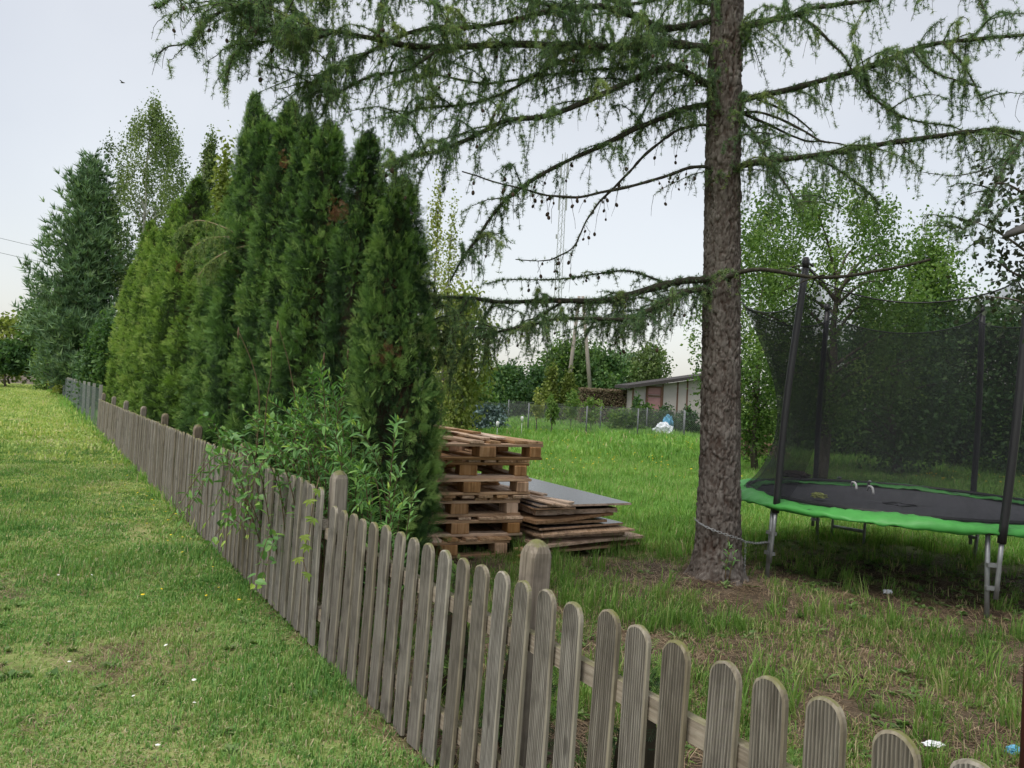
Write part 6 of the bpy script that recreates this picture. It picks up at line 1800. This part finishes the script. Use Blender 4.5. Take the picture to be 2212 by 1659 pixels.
for z_, dx in ((top_z * 0.80, -1.3), (top_z * 0.80, 1.2), (top_z * 0.93, -1.2), (top_z * 0.93, 1.2), (top_z * 0.66, -1.6)):
    mb = MB(); mb.box(rel(ms, [ms.location[0] + dx, MY - 0.9, z_]), (0.5, 0.5, 5.5 if abs(dx) < 1.5 else 1.4)); link('antenna', mb.mesh('antenna', M['mast']), ms)
# power lines over the lawn
for k, (v0, v1) in enumerate(((515, 540), (548, 568))):
    A, B = at(-120, v0 - 30, 70), at(300, v1 + 35, 84)
    mb = MB(); mb.tube(smooth_path([A, (A + B) / 2 - [0, 0, 0.25], B], 12), 0.018, 4); tag(link('power_line', mb.mesh('power_line', M['wire'])), ['upper thin power line across the sky beside the pine', 'lower thin power line across the sky beside the pine'][k], 'power line')
# bird
p = at(265, 179, 55); mb = MB()
mb.tube([[-0.16, 0, 0], [-0.05, 0, 0.02], [0.08, 0, 0.02], [0.17, 0, 0.01]], [0.01, 0.05, 0.045, 0.01], 7)
mb.add([[0.06, 0, 0.02], [-0.06, 0, 0.02], [-0.10, -0.30, 0.10], [-0.02, -0.26, 0.10]], [[0, 1, 2, 3]]); mb.add([[0.06, 0, 0.02], [-0.06, 0, 0.02], [-0.10, 0.30, 0.10], [-0.02, 0.26, 0.10]], [[0, 1, 2, 3]])
tag(link('bird', mb.mesh('bird', M['black']), None, p), 'small dark bird flying in the pale sky', 'bird')

# right of the larch, behind the trampoline
b = base_at(1775, 14.6); tree('cherry_tree', 'cherry tree with light green leaves and dark trunk behind the trampoline', 'tree', b, height_to(1745, 400, 14.6), 1.75, 'broad', 80, ry=1.6, k=190, n_per=150, L=0.066, clear=0.24, trunk_r=0.15, tint0=0.5, sigf=0.075)
b = base_at(1640, 17.5); tree('cherry_tree', 'thin-crowned fruit tree right behind the larch trunk', 'tree', b, height_to(1640, 430, 17.5), 1.15, 'broad', 81, k=150, n_per=110, L=0.075, clear=0.12, trunk_r=0.09, tint0=0.45, sigf=0.09)
b = base_at(1532, 21); tree('cherry_tree', 'slim fruit tree showing left of the larch trunk', 'tree', b, height_to(1500, 600, 21), 0.75, 'broad', 89, k=40, n_per=40, L=0.10, clear=0.3, trunk_r=0.05, tint0=0.45)
b = base_at(1945, 18.5); tree('fruit_tree', 'dark leafy fruit tree in the middle behind the net', 'tree', b, height_to(1945, 690, 18.5), 1.7, 'broad_dark', 82, k=150, n_per=55, L=0.11, clear=0.14, trunk_r=0.14, tint0=0.6)
b = base_at(1995, 24); tree('pear_tree', 'bright green cone-shaped tree above the trampoline net', 'tree', b, height_to(2000, 525, 24), wpx(135, 24), 'broad', 83, k=260, n_per=85, L=0.12, clear=0.1, trunk_r=0.12, shape='cone', tint0=0.55)
b = base_at(2120, 22); tree('dark_bush', 'big dark bush right behind the trampoline net', 'bush', b, height_to(2120, 690, 22), 1.7, 'broad_dark', 84, k=170, n_per=55, L=0.13, shape='bush', clear=0.0)
b = base_at(2250, 20); tree('dark_bush', 'dark bush at the right picture edge behind the net', 'bush', b, height_to(2250, 640, 20), 1.6, 'broad_dark', 85, k=150, n_per=55, L=0.13, shape='bush', clear=0.0)
b = base_at(1850, 25); tree('dark_bush', 'dark bush between the cherry trunk and the fruit tree', 'bush', b, height_to(1850, 700, 25), 1.6, 'broad_dark', 86, k=150, n_per=50, L=0.14, shape='bush', clear=0.0, tint0=0.5)
b = base_at(1720, 27); tree('green_bush', 'green bush behind the left part of the net', 'bush', b, height_to(1720, 720, 27), 1.5, 'broad', 87, k=130, n_per=50, L=0.14, shape='bush', clear=0.0, tint0=0.35)
b = base_at(2150, 40); tree('far_tree', 'pale far tree top above the dark bush at right', 'tree', b, height_to(2150, 660, 40), 2.6, 'birch_leaf', 88, k=120, n_per=45, L=0.22)
b = base_at(2060, 30); tree('green_bush', 'low green bush row far behind the net at right', 'bush', b, 2.4, 3.2, 'broad_dark', 90, ry=1.0, k=160, n_per=50, L=0.16, shape='bush', clear=0.0)
# heap of cut brush behind the larch
bh = empty('brush_heap', (*base_at(1628, 21.5), 0), 'heap of cut brown twigs behind the larch trunk', 'brush heap')
g = np.random.default_rng(55); mb = MB()
for _ in range(420):
    c = np.array([g.normal(0, 0.42), g.normal(0, 0.4), 0]); c[2] = abs(g.normal(0.35, 0.25)) * math.exp(-(c[0] / 0.7) ** 2) + 0.05
    d = unit(1, g)[0] * np.array([1, 1, 0.5]) * g.uniform(0.15, 0.45)
    mb.tube([c - d, c + g.normal(0, 0.03, 3), c + d], [0.010, 0.008, 0.004], 4, False)
f = link('twigs', mb.mesh('twigs', plain('brown_cut_twig', (0.22, 0.14, 0.10), 0.9, 0.1)), bh); f['kind'] = 'stuff'
V, F, t = leaf_cloud(np.stack([g.normal(0, 0.4, 40), g.normal(0, 0.3, 40), np.abs(g.normal(0.3, 0.2, 40))], 1), 0.12, 20, 0.09, 5)
f = link('dry_leaves', build('dry_leaves', V, F, M['hedge_brown'], t), bh); f['kind'] = 'stuff'

# plum branches entering from the right
pl = empty('plum_tree', (4.15, 4.75, 0), 'plum tree whose dark-leaved branches reach in at the right edge', 'tree')
mb = MB(); mb.tube(rel(pl, smooth_path([[4.15, 4.75, -0.05], [4.12, 4.8, 1.0], [4.0, 4.85, 2.0], [3.9, 4.9, 3.4]], 14)), np.linspace(0.09, 0.04, 14), 10); link('trunk', mb.mesh('trunk', M['bark_grey'], True), pl)
Cs = []
for q in ([(2330, 620, 5.0), (2240, 560, 5.0), (2170, 510, 4.9), (2110, 480, 4.8)], [(2330, 520, 5.0), (2240, 440, 5.0), (2180, 400, 5.0), (2140, 395, 5.0)], [(2330, 700, 5.0), (2260, 680, 4.9), (2200, 650, 4.8), (2130, 640, 4.8)], [(2330, 600, 5.0), (2250, 610, 5.1), (2190, 590, 5.0), (2150, 560, 5.0)]):
    c = smooth_path([[3.98, 4.86, float(at(*q[0])[2]) - 0.3]] + [at(*w) for w in q], 16)
    mb = MB(); mb.tube(rel(pl, c), np.linspace(0.018, 0.003, 16), 6); link('branch', mb.mesh('branch', M['bark_grey'], True), pl)
    for i in range(4, 16): Cs.append(c[i])
V, F, t = leaf_cloud(rel(pl, np.array(Cs)), 0.085, 22, 0.042, 91, 0.5, 0.6)
link('leaves', build('leaves', V, F, M['plum'], t), pl)
# bird-feeder roof on a red-brown post at the right edge
fd = empty('feeder_post', (*at(2245, 850, 2.75)[:2], 0), 'red-brown post with a small curved roof at the right edge', 'post')
fx, fy = fd.location[0], fd.location[1]
zt = float(at(2245, 486, 2.75)[2])
mb = MB(); mb.tube([[0, 0, -0.05], [0, 0, zt]], 0.014, 10); link('post', mb.mesh('post', plain('red_brown_paint', (0.12, 0.035, 0.03), 0.5, 0.4), True), fd)
V = []; na = 16
for y in (-0.09, 0.09):
    for k in range(na + 1):
        a_ = math.pi * (0.12 + 0.76 * k / na)
        V.append([0.015 - 0.125 * math.cos(a_), y, zt - 0.062 + 0.088 * math.sin(a_)])
Q = [[k, k + 1, na + 2 + k, na + 1 + k] for k in range(na)]
ro = link('roof', build('roof', V, np.array(Q), plain('grey_roof_tile', (0.085, 0.08, 0.075), 0.8, 0.2), smooth=True), fd); sm = ro.modifiers.new('thickness', 'SOLIDIFY'); sm.thickness = 0.012

# litter in the grass
M['wrap'] = plain('white_wrapper', (0.72, 0.74, 0.76), 0.4, 0.5)
p = on(2015, 1617); crumple('paper_scrap', (p[0], p[1], 0.015), (0.045, 0.02, 0.012), M['wrap'], 7, 'white paper scrap in the grass near the bottom right', 'scrap', 0.5)
p = on(2196, 1632); crumple('blue_bottle', (p[0], p[1], 0.01), (0.045, 0.028, 0.022), M['bluebag'], 9, 'crushed blue plastic bottle in the grass at the right edge', 'bottle', 0.4)
p = on(1917, 1284); crumple('foil_bag', (p[0], p[1], 0.01), (0.035, 0.025, 0.02), M['wrap'], 10, 'crumpled shiny bag on the dark soil under the trampoline', 'bag', 0.9)
# fallen larch cones on the soil
for k, (u, v) in enumerate(((1830, 1462), (1843, 1472), (1856, 1468), (1838, 1480), (1870, 1497), (1880, 1503), (2040, 1560), (1312, 1480))):
    p = on(u, v); o = link('fallen_cone', conem, None, (p[0], p[1], 0.018 + float(gz(p[0], p[1])))); o.scale = (1.5, 1.5, 1.5); o.rotation_euler = (1.4, k * 1.1, k * 2.0)
    tag(o, ['brown fallen cone in the tight cluster of four on the soil'] [0] if k < 4 else ['', '', '', '', 'fallen cone of the pair, nearer the larch trunk', 'fallen cone of the pair, nearer the pickets', 'single fallen cone nearest the white paper scrap', 'single fallen cone close behind the near fence post'][k], 'cone', 'fallen larch cones')
